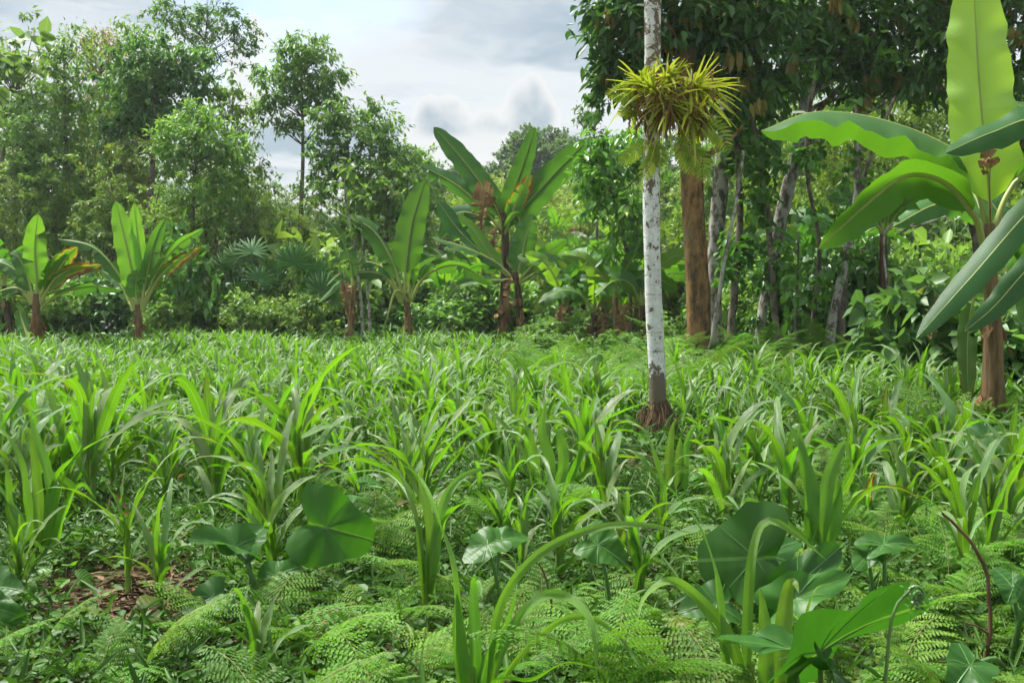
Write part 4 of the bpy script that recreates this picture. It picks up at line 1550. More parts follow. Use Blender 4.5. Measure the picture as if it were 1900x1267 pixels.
banana('banana seedling with one broad leaf in the middle of the field', 17, [(925, 745), (925, 730), (924, 715)], 5, 3, [
    ([(925, 735), (918, 700), (908, 655)], 7, dict(roll=20, color=(2.2, 1.5, 1), tears=0, r=3)),
    ([(925, 735), (938, 712), (975, 690)], 15, dict(roll=20, fold=-.1, color=(1.4, 1.3, 1), tears=0, r=3)),
    ([(925, 738), (905, 715), (880, 712)], 9, dict(roll=45, tears=0, r=3)),
], seed=9, ragged=3)
banana('young banana shoot with dark green leaf in front of the fern bank', 16.5, [(1118, 770), (1117, 745), (1116, 730)], 5, 3, [
    ([(1117, 745), (1115, 700), (1108, 655)], 16, dict(roll=10, tears=0, color=(.8, .9, .9), r=3)),
    ([(1117, 748), (1140, 710), (1150, 690)], 14, dict(roll=20, tears=0, color=(.8, .9, .9), r=3)),
    ([(1117, 748), (1090, 720), (1060, 712)], 12, dict(roll=35, tears=0, r=3)),
], seed=10, ragged=2)


def random_banana(label, group, px, depth, h, seed, tint=(1, 1, 1), dead=0.25, W=0.27, nl=None):
    rg = np.random.default_rng(seed)
    base = gp(px, depth)
    o = thing('banana_plant', label, 'banana plant', base, group)
    lean = rg.normal(0, 0.05, 2)
    top = np.array((lean[0] * h, lean[1] * h, h))
    banana_stem(o, np.array([base - (0, 0, .05), base + top * .5, base + top]), 0.13 * rg.uniform(.8, 1.3), 0.07, M_pseudo if rg.uniform() < 0.6 else M_pseudo_dark, seed, 5)
    n = nl or int(rg.integers(6, 9))
    a0 = rg.uniform(0, 6.28)
    for i in range(n):
        a = a0 + i * 2.4 + rg.normal(0, .25)
        el = rg.uniform(0.1, 1.25)
        L = rg.uniform(1.4, 2.3)
        d = np.array((math.cos(a), math.sin(a) * 0.9, 0))
        p0 = base + top * 0.97
        p1 = p0 + d * L * .25 * math.cos(el) + np.array((0, 0, L * .30))
        p2 = p1 + d * L * .38 * math.cos(el * .8) + np.array((0, 0, L * .30 * math.sin(el)))
        p3 = p2 + d * L * .40 * math.cos(el * .6) + np.array((0, 0, L * (.42 * math.sin(el) - .28)))
        isd = rg.uniform() < dead * 0.5
        if isd:
            p2 = p0 + d * .35 * L * .6 + np.array((0, 0, -.1))
            p3 = p2 + d * .1 + np.array((0, 0, -L * .4))
        c = rg.uniform(.85, 1.25)
        yl = 1 + 0.9 * (rg.uniform() < .25) * (el > .6)
        banana_leaf(o, np.array([p0, p1, p2, p3]) if not isd else np.array([p0, p2, p3]), W * rg.uniform(.75, 1.15), roll=rg.uniform(10, 55), fold=rg.uniform(-.3, .2), color=(tint[0] * c * yl, tint[1] * c * (1 + (yl - 1) * .5), tint[2] * c),
                    dry=float(max(0, rg.normal(.12, .25))), tears=rg.uniform(2, 8), seed=seed * 31 + i, dead=isd, r0=.035)
    return o


grove = [(1035, 37, 2.0), (1075, 40, 2.6), (1105, 36, 1.4), (1140, 38, 1.9), (1170, 42, 2.4), (1190, 36, 1.5), (1060, 47, 2.5), (1125, 49, 2.4), (1015, 44, 2.0),
         (1160, 52, 2.8), (1095, 56, 2.6), (1030, 60, 3.0), (1180, 60, 2.8), (890, 42, 2.2), (840, 46, 2.4), (1150, 35, 0.9), (1090, 62, 3.2), (1085, 32, 1.3), (1125, 31, 1.0), (1175, 30.5, 1.2), (1055, 33.5, 1.5), (1010, 36, 1.7), (1040, 30.5, 1.5), (1100, 29.5, 1.1), (1150, 29, 1.5), (1195, 28.5, 1.3)]
for i, (px, d, h) in enumerate(grove):
    random_banana('banana plant in the messy grove left of the white trunk', 'banana grove left of the white trunk', px, d, h, 300 + i, (1.15, 1.1, .95), .3)
for i, (px, d, h, lab) in enumerate([(1510, 27, 2.2, 'banana plant half hidden behind the leaning mottled trunk'), (1570, 30, 2.6, 'banana plant deep in the thicket above the forked sapling'),
                                     (1640, 24, 2.9, 'banana plant in shade behind the long drooping grey leaves'), (820, 36, 1.6, 'low banana plant behind the tall upright leaf'),
                                     (20, 33, 1.8, 'shaded banana plant behind the left edge banana'), (700, 38, 2.2, 'shaded banana plant behind the thin poles'), (1880, 17.5, 2.3, 'dark banana plant behind the big right banana'), (1600, 33, 3.6, 'banana plant with a hanging lime leaf behind the forked sapling')]):
    random_banana(lab, None, px, d, h, 350 + i, (.85, .95, .9), .2)
# ------------------------------------------------------------------ trees
def clump_leaves(mb, C, rad, per, rg, L, W, droop, flat=0.8, six=False, m=0, vshift=None, outc=None, along=0.5):
    """sprays of leaves round the clump centres C: each clump is a handful of short twigs with leaves along them"""
    nc = len(C)
    ntw = 5
    tw = unit(rg.normal(0, 1, (nc, ntw, 3)) * np.array((1, 1, flat)) + (unit(C - outc)[:, None] * 0.7 if outc is not None else 0) + np.array((0, 0, 0.25)))
    k = nc * per
    ci = np.repeat(np.arange(nc), per)
    ti = rg.integers(0, ntw, k)
    u = rg.uniform(0.15, 1.0, k)
    rr = np.asarray(rad)[ci] if np.ndim(rad) else np.full(k, rad)
    d = tw[ci, ti]
    P = C[ci] + d * (u * rr)[:, None] + np.array((0, 0, -1.0)) * (0.25 * rr * u ** 2)[:, None] + rg.normal(0, 0.07, (k, 3)) * rr[:, None]
    D = unit(d * along + rg.normal(0, 0.55, (k, 3)) + np.array((0, 0, -droop)))
    N = np.stack([rg.normal(0, .45, k), rg.normal(0, .45, k), np.ones(k)], 1)
    ll = L * rg.uniform(0.5, 1.4, k)
    cv = rg.uniform(0, 1, nc)
    if vshift is not None:
        cv = np.clip(cv * 0.5 + vshift, 0, 1)
    var = np.clip(cv[ci] * 0.6 + rg.uniform(0, 0.4, k), 0, 1)
    leafs(mb, P, D, N, ll, ll * W, var, m, 0.2, six)


def ellipsoid_points(rg, n, shell=0.55):
    d = unit(rg.normal(0, 1, (n, 3)))
    r = rg.uniform(shell ** 3, 1, n) ** (1 / 3.0)
    q = rg.uniform(size=n) < 0.22
    r[q] = rg.uniform(0.1, shell, q.sum())
    return d * r[:, None]


def tree(name, label, cat, px, depth, trunk, r0, blobs, leaf=(0.2, 0.2, 0.5), per=60, clump=0.5, mat=None, bark=None, group=None, tint=(1, 1, 1), seed=0, r1=0.25, six=False, branches=26, deep=1.0, extra=None, thin=0.82):
    """trunk: pixel path up from the ground; blobs: (px, py, rx, ry, clumps) crown masses in pixels at this distance"""
    rg = np.random.default_rng(seed)
    base = gp(px, depth)
    o = thing(name, label, cat, base, group)
    P = path(trunk, depth)
    P[0] = base - np.array((0, 0, 0.1))
    Q = spline(P, 22) - base
    tb = MB()
    r = r0 * (1 - (1 - r1) * np.linspace(0, 1, 22) ** 0.9)
    r[0] *= 1.35
    r[1] *= 1.12
    tube(tb, Q, r, 12, noise=0.04, rng=rg)
    link('trunk', tb.mesh('trunk', bark or M_bark), o)
    C, CR = [], []
    for b in blobs:
        c = at(b[0], b[1], depth + (b[5] if len(b) > 5 else 0)) - base
        q = ellipsoid_points(rg, b[4]) * np.array((b[2], b[2] * deep, b[3])) * pxm(depth)
        C.append(c + q)
    C = np.concatenate(C)
    C = C[rg.uniform(size=len(C)) < thin]
    lim = Q[-1, 2]
    bm = MB()
    pick = rg.permutation(len(C))[:branches]
    for i in pick:
        e = C[i]
        z = np.clip(e[2] - rg.uniform(0.25, 0.6) * np.linalg.norm(e[:2] - Q[-1, :2]) - 0.3, Q[4, 2], Q[-2, 2])
        j = int(np.argmin(np.abs(Q[:, 2] - z)))
        s = Q[j]
        mid = (s + e) / 2 + rg.normal(0, 0.08, 3) * np.linalg.norm(e - s) + np.array((0, 0, 0.06 * np.linalg.norm(e - s)))
        tube(bm, spline([s, mid, e], 7), np.linspace(min(r[j] * 0.5, 0.05 + 0.012 * np.linalg.norm(e - s)), 0.008, 7), 5)
    if len(pick):
        link('branches', bm.mesh('branches', bark or M_bark), o)
    cm = MB()
    clump_leaves(cm, C, 0.98 * clump * rg.uniform(0.45, 1.6, len(C)), int(per * 0.55), rg, leaf[0], leaf[1], leaf[2], six=six, outc=Q[-1] * np.array((1, 1, 0.6)))
    link('crown', cm.mesh('crown', mat or M_tree), o, color=(tint[0], tint[1], tint[2], 1))
    if extra:
        extra(o, C, rg)
    return o


LG = 'trees of the left forest edge'
tree('forest_tree', 'large leaved pale tree at the upper left edge', 'tree', -15, 42, [(-15, 610), (-10, 400), (20, 200), (25, 150)], 0.16,
     [(40, 110, 75, 40, 26), (-20, 150, 60, 70, 26), (70, 190, 40, 30, 10)], (0.55, 0.42, 0.35), 9, 0.55, seed=21, tint=(1.0, .95, 1.1), six=True)
tree('forest_tree', 'leafy tree filling the left edge below the pale tree', 'tree', 25, 40, [(25, 615), (28, 450), (30, 300), (32, 240)], 0.14,
     [(20, 330, 85, 120, 110), (50, 250, 70, 60, 40), (10, 470, 80, 80, 50)], (0.20, 0.2, 0.5), 70, 0.55, seed=22, tint=(.85, .95, 1.05))
tree('forest_tree', 'slender tree with purplish twigs at its top', 'tree', 125, 41, [(125, 615), (130, 450), (122, 250), (118, 70)], 0.13,
     [(120, 100, 55, 50, 40), (120, 190, 60, 60, 55), (135, 290, 60, 70, 60), (140, 400, 65, 70, 50)], (0.20, 0.18, 0.6), 55, 0.45, seed=23, tint=(.95, 1.0, .9))
tree('forest_tree', 'tree with reddish brown top next to the dark round crown', 'tree', 185, 44, [(190, 615), (188, 400), (185, 220), (188, 90)], 0.12,
     [(190, 95, 45, 32, 34), (185, 160, 40, 45, 30)], (0.20, 0.2, 0.5), 50, 0.45, seed=24, tint=(1.5, .85, 1.1))
tree('forest_tree', 'dark broad crowned tree left of the tall airy tree', 'tree', 285, 40, [(270, 620), (272, 450), (285, 280), (288, 120)], 0.2,
     [(285, 115, 75, 45, 70), (250, 165, 75, 50, 70), (350, 140, 60, 45, 50), (225, 230, 45, 50, 36), (300, 220, 75, 45, 50)], (0.22, 0.22, 0.7), 70, 0.5, seed=25, tint=(.66, .82, .9), mat=M_tree)
tree('forest_tree', 'tall airy tree rising above the left forest', 'tree', 400, 52, [(395, 610), (400, 420), (395, 250), (380, 120), (385, 20)], 0.16,
     [(300, 25, 40, 35, 22), (365, 45, 55, 40, 34), (420, 30, 30, 40, 16), (455, 60, 25, 35, 14), (445, 110, 30, 22, 11), (380, 100, 45, 25, 14), (400, -30, 50, 25, 16)], (0.24, 0.2, 0.6), 60, 0.55, seed=26, tint=(.8, .92, .95), r1=0.12, branches=50)
tree('forest_tree', 'bright mid height tree right of the dark crown', 'tree', 370, 37, [(355, 620), (358, 450), (362, 300), (368, 200)], 0.11,
     [(365, 240, 65, 50, 70), (330, 290, 60, 45, 50), (420, 300, 50, 55, 50), (370, 370, 80, 60, 70)], (0.19, 0.2, 0.6), 70, 0.45, seed=27, tint=(1.0, 1.08, .9))
tree('forest_tree', 'yellowish tree with drooping sprays beside the rounded crown', 'tree', 430, 41, [(425, 620), (430, 400), (432, 180)], 0.11,
     [(430, 180, 40, 50, 36), (440, 260, 48, 60, 46), (450, 350, 50, 60, 44), (470, 430, 60, 60, 40)], (0.20, 0.18, 0.8), 60, 0.45, seed=28, tint=(1.02, 1.0, .85))
tree('forest_tree', 'tree with a rounded crown and a slim trunk against the sky', 'tree', 560, 42, [(550, 620), (556, 450), (562, 300), (560, 130), (560, 90)], 0.13,
     [(560, 105, 50, 35, 52), (525, 150, 50, 40, 44), (610, 160, 45, 42, 44), (500, 200, 32, 36, 20), (620, 215, 32, 30, 18), (535, 235, 40, 30, 14), (560, 180, 40, 40, 16)], (0.22, 0.2, 0.75), 62, 0.5, seed=29, tint=(.95, 1.02, .95), branches=50)
tree('forest_tree', 'tree with sunlit tufts right of the rounded crown', 'tree', 650, 40, [(645, 620), (648, 450), (650, 330), (640, 220)], 0.11,
     [(615, 250, 38, 60, 44), (700, 235, 50, 42, 40), (680, 300, 70, 55, 70), (610, 340, 60, 60, 60), (740, 300, 45, 40, 34)], (0.21, 0.22, 0.7), 62, 0.48, seed=30, tint=(.9, 1.0, .9))
tree('forest_tree', 'low leafy tree behind the tall upright banana leaf', 'tree', 720, 39, [(715, 620), (718, 480), (722, 330)], 0.1,
     [(715, 350, 75, 55, 74), (670, 420, 70, 55, 60), (760, 400, 50, 60, 40)], (0.21, 0.24, 0.7), 62, 0.48, seed=31, tint=(1.0, 1.05, .9))
tree('forest_tree', 'small round tree at the end of the left forest', 'tree', 790, 48, [(790, 610), (792, 450), (790, 300)], 0.1,
     [(785, 310, 35, 32, 26), (800, 370, 50, 50, 40)], (0.22, 0.24, 0.6), 55, 0.5, seed=32, tint=(.9, 1.0, .9))

fill = [(60, 46, 12), (150, 48, 12), (215, 46, 10), (245, 50, 13), (390, 44, 8), (510, 45, 6.5), (655, 49, 7), (95, 39, 6.5), (205, 38, 6), (300, 36, 5.5), (470, 38, 5.5), (540, 39, 5), (0, 37, 6)]
PROTO = []


def proto_tree(h, seed, leafp, per, nclump, mat):
    rg = np.random.default_rng(seed)
    tb = MB()
    P = np.array([[0, 0, -.1], [rg.normal(0, .15), rg.normal(0, .15), h * .35], [rg.normal(0, .2), rg.normal(0, .2), h * .7], [0, 0, h * .92]])
    Q = spline(P, 14)
    tube(tb, Q, np.linspace(0.10, 0.025, 14), 8)
    C = ellipsoid_points(rg, nclump, 0.4) * np.array((1.5, 1.5, h * .40)) + np.array((0, 0, h * .60)) + rg.normal(0, .45, (nclump, 3))
    C[:, :2] *= (1.1 - 0.25 * np.clip((C[:, 2] - h * .5) / (h * .5), 0, 1))[:, None]
    for i in range(0, nclump, 3):
        e = C[i]
        j = int(np.argmin(np.abs(Q[:, 2] - (e[2] - .8))))
        tube(tb, spline([Q[j], (Q[j] + e) / 2 + (0, 0, .1), e], 5), np.linspace(0.03, 0.006, 5), 4)
    cm = MB()
    clump_leaves(cm, C, 0.5 * rg.uniform(.6, 1.4, nclump), per, rg, leafp[0], leafp[1], leafp[2], outc=np.array((0, 0, h * .4)))
    return tb.mesh('trunk', M_bark), cm.mesh('crown', mat)


for s in range(4):
    PROTO.append((10.0,) + proto_tree(10.0, 60 + s, (0.21, 0.2, 0.65), 46, 150, M_tree))


def place_tree(name, label, group, px, depth, h, k, tint, seed, proto=PROTO, cat='tree'):
    rg = np.random.default_rng(seed)
    hp, tm, cm = proto[k % len(proto)]
    o = thing(name, label, cat, gp(px, depth), group, float(rg.uniform(0, 6.28)))
    s = h / hp
    o.scale = (max(s, 0.62) * rg.uniform(.9, 1.2),) * 2 + (s,)
    link('trunk', tm, o)
    link('crown', cm, o, color=(tint[0], tint[1], tint[2], 1))
    return o


for i, (px, d, h) in enumerate(fill):
    rg = np.random.default_rng(800 + i)
    if d > 43:
        place_tree('forest_tree', 'slim tree in the second row of the left forest', 'second row of the left forest', px, d, h, i, (rg.uniform(.8, 1.2), rg.uniform(.88, 1.1), rg.uniform(.8, 1.1)), 800 + i)
    else:
        place_tree('forest_sapling', 'low slim sapling in front of the left forest', 'saplings before the left forest', px, d, h, i, (rg.uniform(.9, 1.3), rg.uniform(.9, 1.15), rg.uniform(.8, 1.0)), 800 + i)

# wood behind, closing the view
for i in range(20):
    rg = np.random.default_rng(840 + i)
    px = -60 + i * 43 + rg.normal(0, 12)
    h = rg.uniform(6.0, 9.0) if px < 470 else rg.uniform(4.5, 6.5)
    place_tree('forest_tree', 'slim tree deep inside the left forest', 'trees deep inside the left forest', px, float(rg.uniform(54, 66)), float(h), i, (rg.uniform(.7, 1.0), rg.uniform(.8, 1.0), rg.uniform(.8, 1.0)), 840 + i)

# ------------------------------------------------------------------ shrubs
def shrub_mesh(seed, n, per, L, W, droop, rx=1.0, rz=0.8, mat=M_tree, six=False, clump=0.36):
    rg = np.random.default_rng(seed)
    C = ellipsoid_points(rg, n, 0.5) * np.array((rx, rx, rz)) + np.array((0, 0, rz * 0.95)) + rg.normal(0, .16, (n, 3))
    cm = MB()
    clump_leaves(cm, C, clump * rg.uniform(.6, 1.4, n), per, rg, L, W, droop, six=six, outc=np.array((0, 0, 0.2)))
    tb = MB()
    for i in range(0, n, max(1, n // 14)):
        tube(tb, spline([(0, 0, -.05), C[i] * np.array((.35, .35, .5)), C[i]], 6), np.linspace(0.022, 0.006, 6), 4)
    return tb.mesh('stem', M_bark), cm.mesh('foliage', mat)


SH_A = [shrub_mesh(70 + i, 90, 34, 0.15, 0.3, 0.5) for i in range(3)]
SH_B = [shrub_mesh(80 + i, 70, 14, 0.32, 0.34, 0.6, six=True, clump=.4) for i in range(2)]
SH_D = [shrub_mesh(90 + i, 90, 26, 0.19, 0.3, 0.6, mat=M_dark) for i in range(3)]
SH_Y = [shrub_mesh(95 + i, 100, 34, 0.17, 0.2, 0.3, mat=M_yell) for i in range(3)]


def shrub(label, group, px, depth, w, h, me, tint, seed, lift=0.0, name='shrub', cat='shrub'):
    """w: half width, h: height in metres"""
    rg = np.random.default_rng(seed)
    b = gp(px, depth)
    b[2] += lift
    o = thing(name, label, cat, b, group, float(rg.uniform(0, 6.28)))
    o.scale = (w, w, h / 1.75)
    link('stem', me[0], o)
    link('foliage', me[1], o, color=(tint[0], tint[1], tint[2], 1))


# named shrubs
shrub('tall dark glossy bush behind the two lime banana leaves', None, 335, 33.5, 1.05, 3.4, SH_D[0], (1.5, 1.5, 1.2), 1)
shrub('lower half of the dark glossy bush, light green shoots', None, 312, 32.5, 0.75, 1.5, SH_A[0], (1.1, 1.1, .9), 2)
shrub('rounded light green shrub below the fan palms, left of the pair', None, 480, 33, 0.95, 1.7, SH_A[1], (1.1, 1.1, .9), 3)
shrub('rounded light green shrub below the fan palms, right of the pair', None, 555, 33, 1.0, 1.65, SH_A[2], (1.15, 1.1, .85), 4)
shrub('large leaved pale shrub above the fan palms', None, 540, 38, 1.5, 3.9, SH_B[0], (1.35, 1.25, 1), 5)
shrub('large leaved shrub left of the brown banana stump', None, 600, 36, 1.1, 2.6, SH_B[1], (1.0, 1.05, .9), 6)
shrub('leafy shrub behind the tallest centre banana stem', None, 860, 36, 1.4, 2.0, SH_A[0], (.95, 1.05, .85), 7)
shrub('leafy shrub left of the dark banana stems', None, 815, 34.5, 1.2, 1.5, SH_A[1], (.9, 1.05, .85), 8)
rgs = np.random.default_rng(31)
for i in range(26):
    px = -20 + i * 33 + rgs.normal(0, 12)
    d = rgs.uniform(34.5, 38)
    me = (SH_A + SH_B + SH_D)[int(rgs.integers(0, 8))]
    dk = rgs.uniform(.8, 1.2)
    shrub('undergrowth shrub at the foot of the left forest', 'undergrowth at the foot of the left forest', px, float(d), float(rgs.uniform(.9, 1.5)), float(rgs.uniform(1.3, 3.2)), me, (dk, dk, dk * .9), 100 + i)
for i in range(14):
    px = 1000 + i * 16 + rgs.normal(0, 8)
    shrub('low leafy shrub in front of the banana grove', 'shrubs in front of the banana grove', px, float(rgs.uniform(27, 34)), float(rgs.uniform(.6, 1.0)), float(rgs.uniform(.6, 1.2)), SH_A[i % 3], (.95, 1.05, .85), 140 + i)
for i in range(34):
    px = 860 + (i % 17) * 22 + rgs.normal(0, 10)
    d = 62 + 38 * (i // 17) * 0.6 + rgs.uniform(0, 16)
    shrub('yellow green bush on the sunny slope behind the banana grove', 'yellow green bushes on the far slope', px, float(d), float(rgs.uniform(1.7, 2.8)), float(rgs.uniform(2.2, 4.3)), SH_Y[i % 3], (rgs.uniform(.85, 1.1), rgs.uniform(.9, 1.05), 1), 160 + i)

for i in range(20):
    px = 840 + i * 10 + rgs.normal(0, 6)
    shrub('tangled low shrub around the feet of the dark stemmed bananas', 'shrubs around the dark stemmed bananas', px, float(rgs.uniform(34.5, 41)), float(rgs.uniform(.8, 1.2)), float(rgs.uniform(1.2, 2.2)), (SH_A + SH_B)[i % 5], (.95, 1.05, .85), 780 + i)

# ------------------------------------------------------------------ far tree line
FAR = []
for s in range(4):
    rg = np.random.default_rng(200 + s)
    tb = MB()
    tube(tb, spline([(0, 0, -.2), (.1, 0, 5), (0, .1, 10)], 8), np.linspace(.3, .1, 8), 7)
    parts = [ellipsoid_points(rg, 46, .6) * np.array((2.0, 2.0, 1.5)) + np.array((rg.normal(0, 2.0), rg.normal(0, 1.2), 8.5 + rg.normal(0, 1.6))) for _ in range(4)]
    C = np.concatenate(parts)
    for i in range(0, len(C), 14):
        tube(tb, spline([(0, 0, 6), (C[i] + (0, 0, 6)) / 2, C[i]], 5), np.linspace(.12, .03, 5), 4)
    cm = MB()
    clump_leaves(cm, C, 0.85 * rg.uniform(.6, 1.4, len(C)), 46, rg, 0.42, 0.32, 0.3, outc=np.array((0, 0, 7.)))
    FAR.append((11.5, tb.mesh('trunk', M_bark), cm.mesh('crown', M_far)))
for i in range(28):
    rg = np.random.default_rng(220 + i)
    px = 735 + i * 15.5 + rg.normal(0, 8)
    d = rg.uniform(112, 135)
    hh = 6.8 + 0.9 * sstep(900, 1060, px) + rg.normal(0, .9)
    place_tree('far_tree', 'hazy tree of the far line behind the slope', 'far tree line behind the slope', px, float(d), float(hh), i, (1, 1, 1), 240 + i, FAR)

# ------------------------------------------------------------------ fan palms
def fan_leaf_mesh(seed, n=26, L=0.85, spread=2.1):
    rg = np.random.default_rng(seed)
    mb = MB()
    a = np.linspace(-spread, spread, n)
    for i in range(n):
        d = np.array((math.cos(a[i]), math.sin(a[i]), 0.10 * math.cos(i * math.pi)))
        l = L * (0.82 + 0.18 * math.cos(a[i])) * rg.uniform(.93, 1.05)
        q = np.linspace(0, 1, 7)
        P = d[None] * (q * l)[:, None] + np.array((0, 0, 1))[None] * (-0.22 * l * q ** 2.2 + 0.12 * np.abs(math.sin(a[i])) * l * q)[:, None]
        S, U = frame(P, np.cross((0, 0, 1), d))
        w = l * 0.047 * np.array([.25, .8, 1.0, 1, .85, .5, .04])
        ribbon(mb, P, S, U, w, 3, 0.5 * (1 if i % 2 else -.2), 0, 1, 0, rg.uniform(0, .8))
    return mb.mesh('fan_leaf', M_fan)


FANS = [fan_leaf_mesh(s) for s in range(3)]


def fan_palm(label, px, depth, leaves, seed):
    rg = np.random.default_rng(seed)
    b = gp(px, depth)
    o = thing('fan_palm', label, 'fan palm', b)
    for i, (lx, ly, dd, sc, az, tilt) in enumerate(leaves):
        c = at(lx, ly, depth + dd) - b
        M = Matrix.Rotation(R(az), 4, 'Y') @ Matrix.Rotation(R(tilt), 4, 'X')
        # fan plane faces the camera, long axis up, then turned
        base = Matrix(((0, 1, 0, 0), (0, 0, -1, 0), (1, 0, 0, 0), (0, 0, 0, 1)))
        lf = link('fan_leaf', FANS[i % 3], o, color=(rg.uniform(.9, 1.4), rg.uniform(.95, 1.25), 1, 1))
        lf.matrix_local = Matrix.Translation(c) @ M @ base @ Matrix.Scale(sc, 4)
        st = MB()
        P = spline([(0, 0, -.05), (c[0] * .35, c[1] * .35, c[2] * .65), c], 8)
        tube(st, P, np.linspace(.022, .012, 8), 5)
        link('leaf_stalk', st.mesh('leaf_stalk', M_taro_stem), o)


fan_palm('fan palm with a wide dark fan above the light green shrubs', 545, 33.8, [(545, 490, 0, 1.05, 0, -12), (585, 505, .2, .75, 55, -20), (520, 520, .2, .8, -60, -20), (560, 530, -.2, .7, 100, -30)], 1)
fan_palm('small fan palm beside the drooping grey banana leaf', 598, 32.8, [(598, 540, 0, .85, 10, -15), (615, 555, .1, .6, 70, -20), (580, 560, .1, .6, -60, -20)], 2)
fan_palm('fan palm with pale blades left of the wide dark fan', 465, 33.8, [(468, 470, 0, .9, 5, -35), (440, 480, .2, .85, -45, -20), (480, 520, -.2, .85, 25, -40), (445, 545, -.2, .8, -80, -25), (500, 500, .3, .7, 60, -25)], 3)
fan_palm('fan palm in shade right of the dark glossy bush', 415, 34.2, [(420, 500, 0, .9, -20, -15), (400, 540, -.1, .8, -80, -20), (440, 560, -.1, .8, 60, -25), (405, 580, -.3, .7, -120, -20)], 4)

# ------------------------------------------------------------------ thin poles left of the centre bananas
def pole(label, pts, depth, r0, r1, bark=M_bark, name='sapling', leaves=0, seed=0, mat=M_tree, L=0.2, tint=(1, 1, 1)):
    b = gp(pts[0][0], depth)
    o = thing(name, label, 'sapling', b)
    P = path(pts, depth)
    P[0] = b - np.array((0, 0, .05))
    rg = np.random.default_rng(seed)
    Q = spline(P, 20) - b
    mb = MB()
    tube(mb, Q + rg.normal(0, r0 * .12, Q.shape), np.linspace(r0, r1, 20), 8)
    link('trunk', mb.mesh('trunk', bark), o)
    if leaves:
        cm = MB()
        C = Q[rg.integers(7, 20, leaves)] + rg.normal(0, .22, (leaves, 3))
        clump_leaves(cm, C, 0.3 * rg.uniform(.6, 1.4, leaves), 14, rg, L, .35, .6, six=True)
        link('foliage', cm.mesh('foliage', mat), o, color=(tint[0], tint[1], tint[2], 1))
    return o


pole('pale thin pole trunk right of the brown banana stump', [(676, 640), (668, 540), (655, 450), (642, 370), (640, 300)], 29.8, .055, .03, M_bark_l, seed=1, leaves=14)
pole('second pale thin pole beside the stump', [(689, 640), (684, 560), (678, 490), (672, 430)], 30.2, .05, .03, M_bark_l, seed=2)

# ------------------------------------------------------------------ white trunk with epiphytes
WD = 11.8
WB = gp(1224, WD)


def white_palm():
    o = thing('white_barked_palm', 'straight palm trunk with patchy white bark standing in the maize', 'palm tree', WB)
    P = path([(1226, 830), (1219, 690), (1213, 560), (1209, 420), (1209, 280), (1211, 100), (1211, -60), (1213, -460)], WD)
    P[0] = WB - np.array((0, 0, .05))
    Q = spline(P, 44) - WB
    t = np.linspace(0, 1, 44)
    r = pxm(WD) * (15.2 + 2.0 * np.exp(-t * 9) + 0.5 * np.sin(t * 40))
    mb = MB()
    tube(mb, Q, r, 22, noise=0.012, rng=np.random.default_rng(4))
    link('trunk', mb.mesh('trunk', M_white), o)
    # skirt of dry aerial roots at the foot
    rg = np.random.default_rng(8)
    for i in range(110):
        a = rg.uniform(0, 6.28)
        d = np.array((math.cos(a), math.sin(a), 0))
        h = rg.uniform(.18, .52)
        spread = rg.uniform(.13, .28)
        w = rg.normal(0, .03, (2, 3))
        P3 = np.array([d * .085 + (0, 0, h), d * (.10 + spread * .35) + (0, 0, h * .75) + w[0], d * spread + (0, 0, h * .3) + w[1], d * (spread + .02) + (0, 0, -.02)])
        m2 = MB()
        tube(m2, spline(P3, 7), rg.uniform(.004, .010), 5, rg.uniform(0, 1))
        link('root', m2.mesh('root', M_root), o)
    m3 = MB()
    tube(m3, np.array([(0, 0, -.02), (0, 0, .2), (0, 0, .38), (0, 0, .52)]), [.2, .18, .13, .085], 14, .2, noise=.12, rng=rg)
    link('root_core', m3.mesh('root_core', M_root), o)
    # crown of feathery leaves high above the picture
    fm = MB()
    n = 30
    t = np.linspace(0, 1, n)
    Pf = np.stack([2.2 * t, 0 * t, 0.9 * t - 1.6 * t ** 2], 1)
    tube(fm, Pf, np.linspace(.02, .004, n), 5, .5, 0)
    T = tangents(Pf)
    for sg in (-1, 1):
        D = T * .6 + np.array((0, sg, -.35))
        leafs(fm, Pf[3:], D[3:], np.broadcast_to((0, 0, 1.), (n - 3, 3)), .55 * np.sin(np.pi * t[3:] ** .8 * .9 + .2) + .1, np.full(n - 3, .022), np.full(n - 3, .5))
    me = fm.mesh('frond', M_tree)
    top = Q[-1]
    for i in range(9):
        link('frond', me, o, top, (0, rg.normal(0, .25), i * .698 + rg.normal(0, .1)))


white_palm()


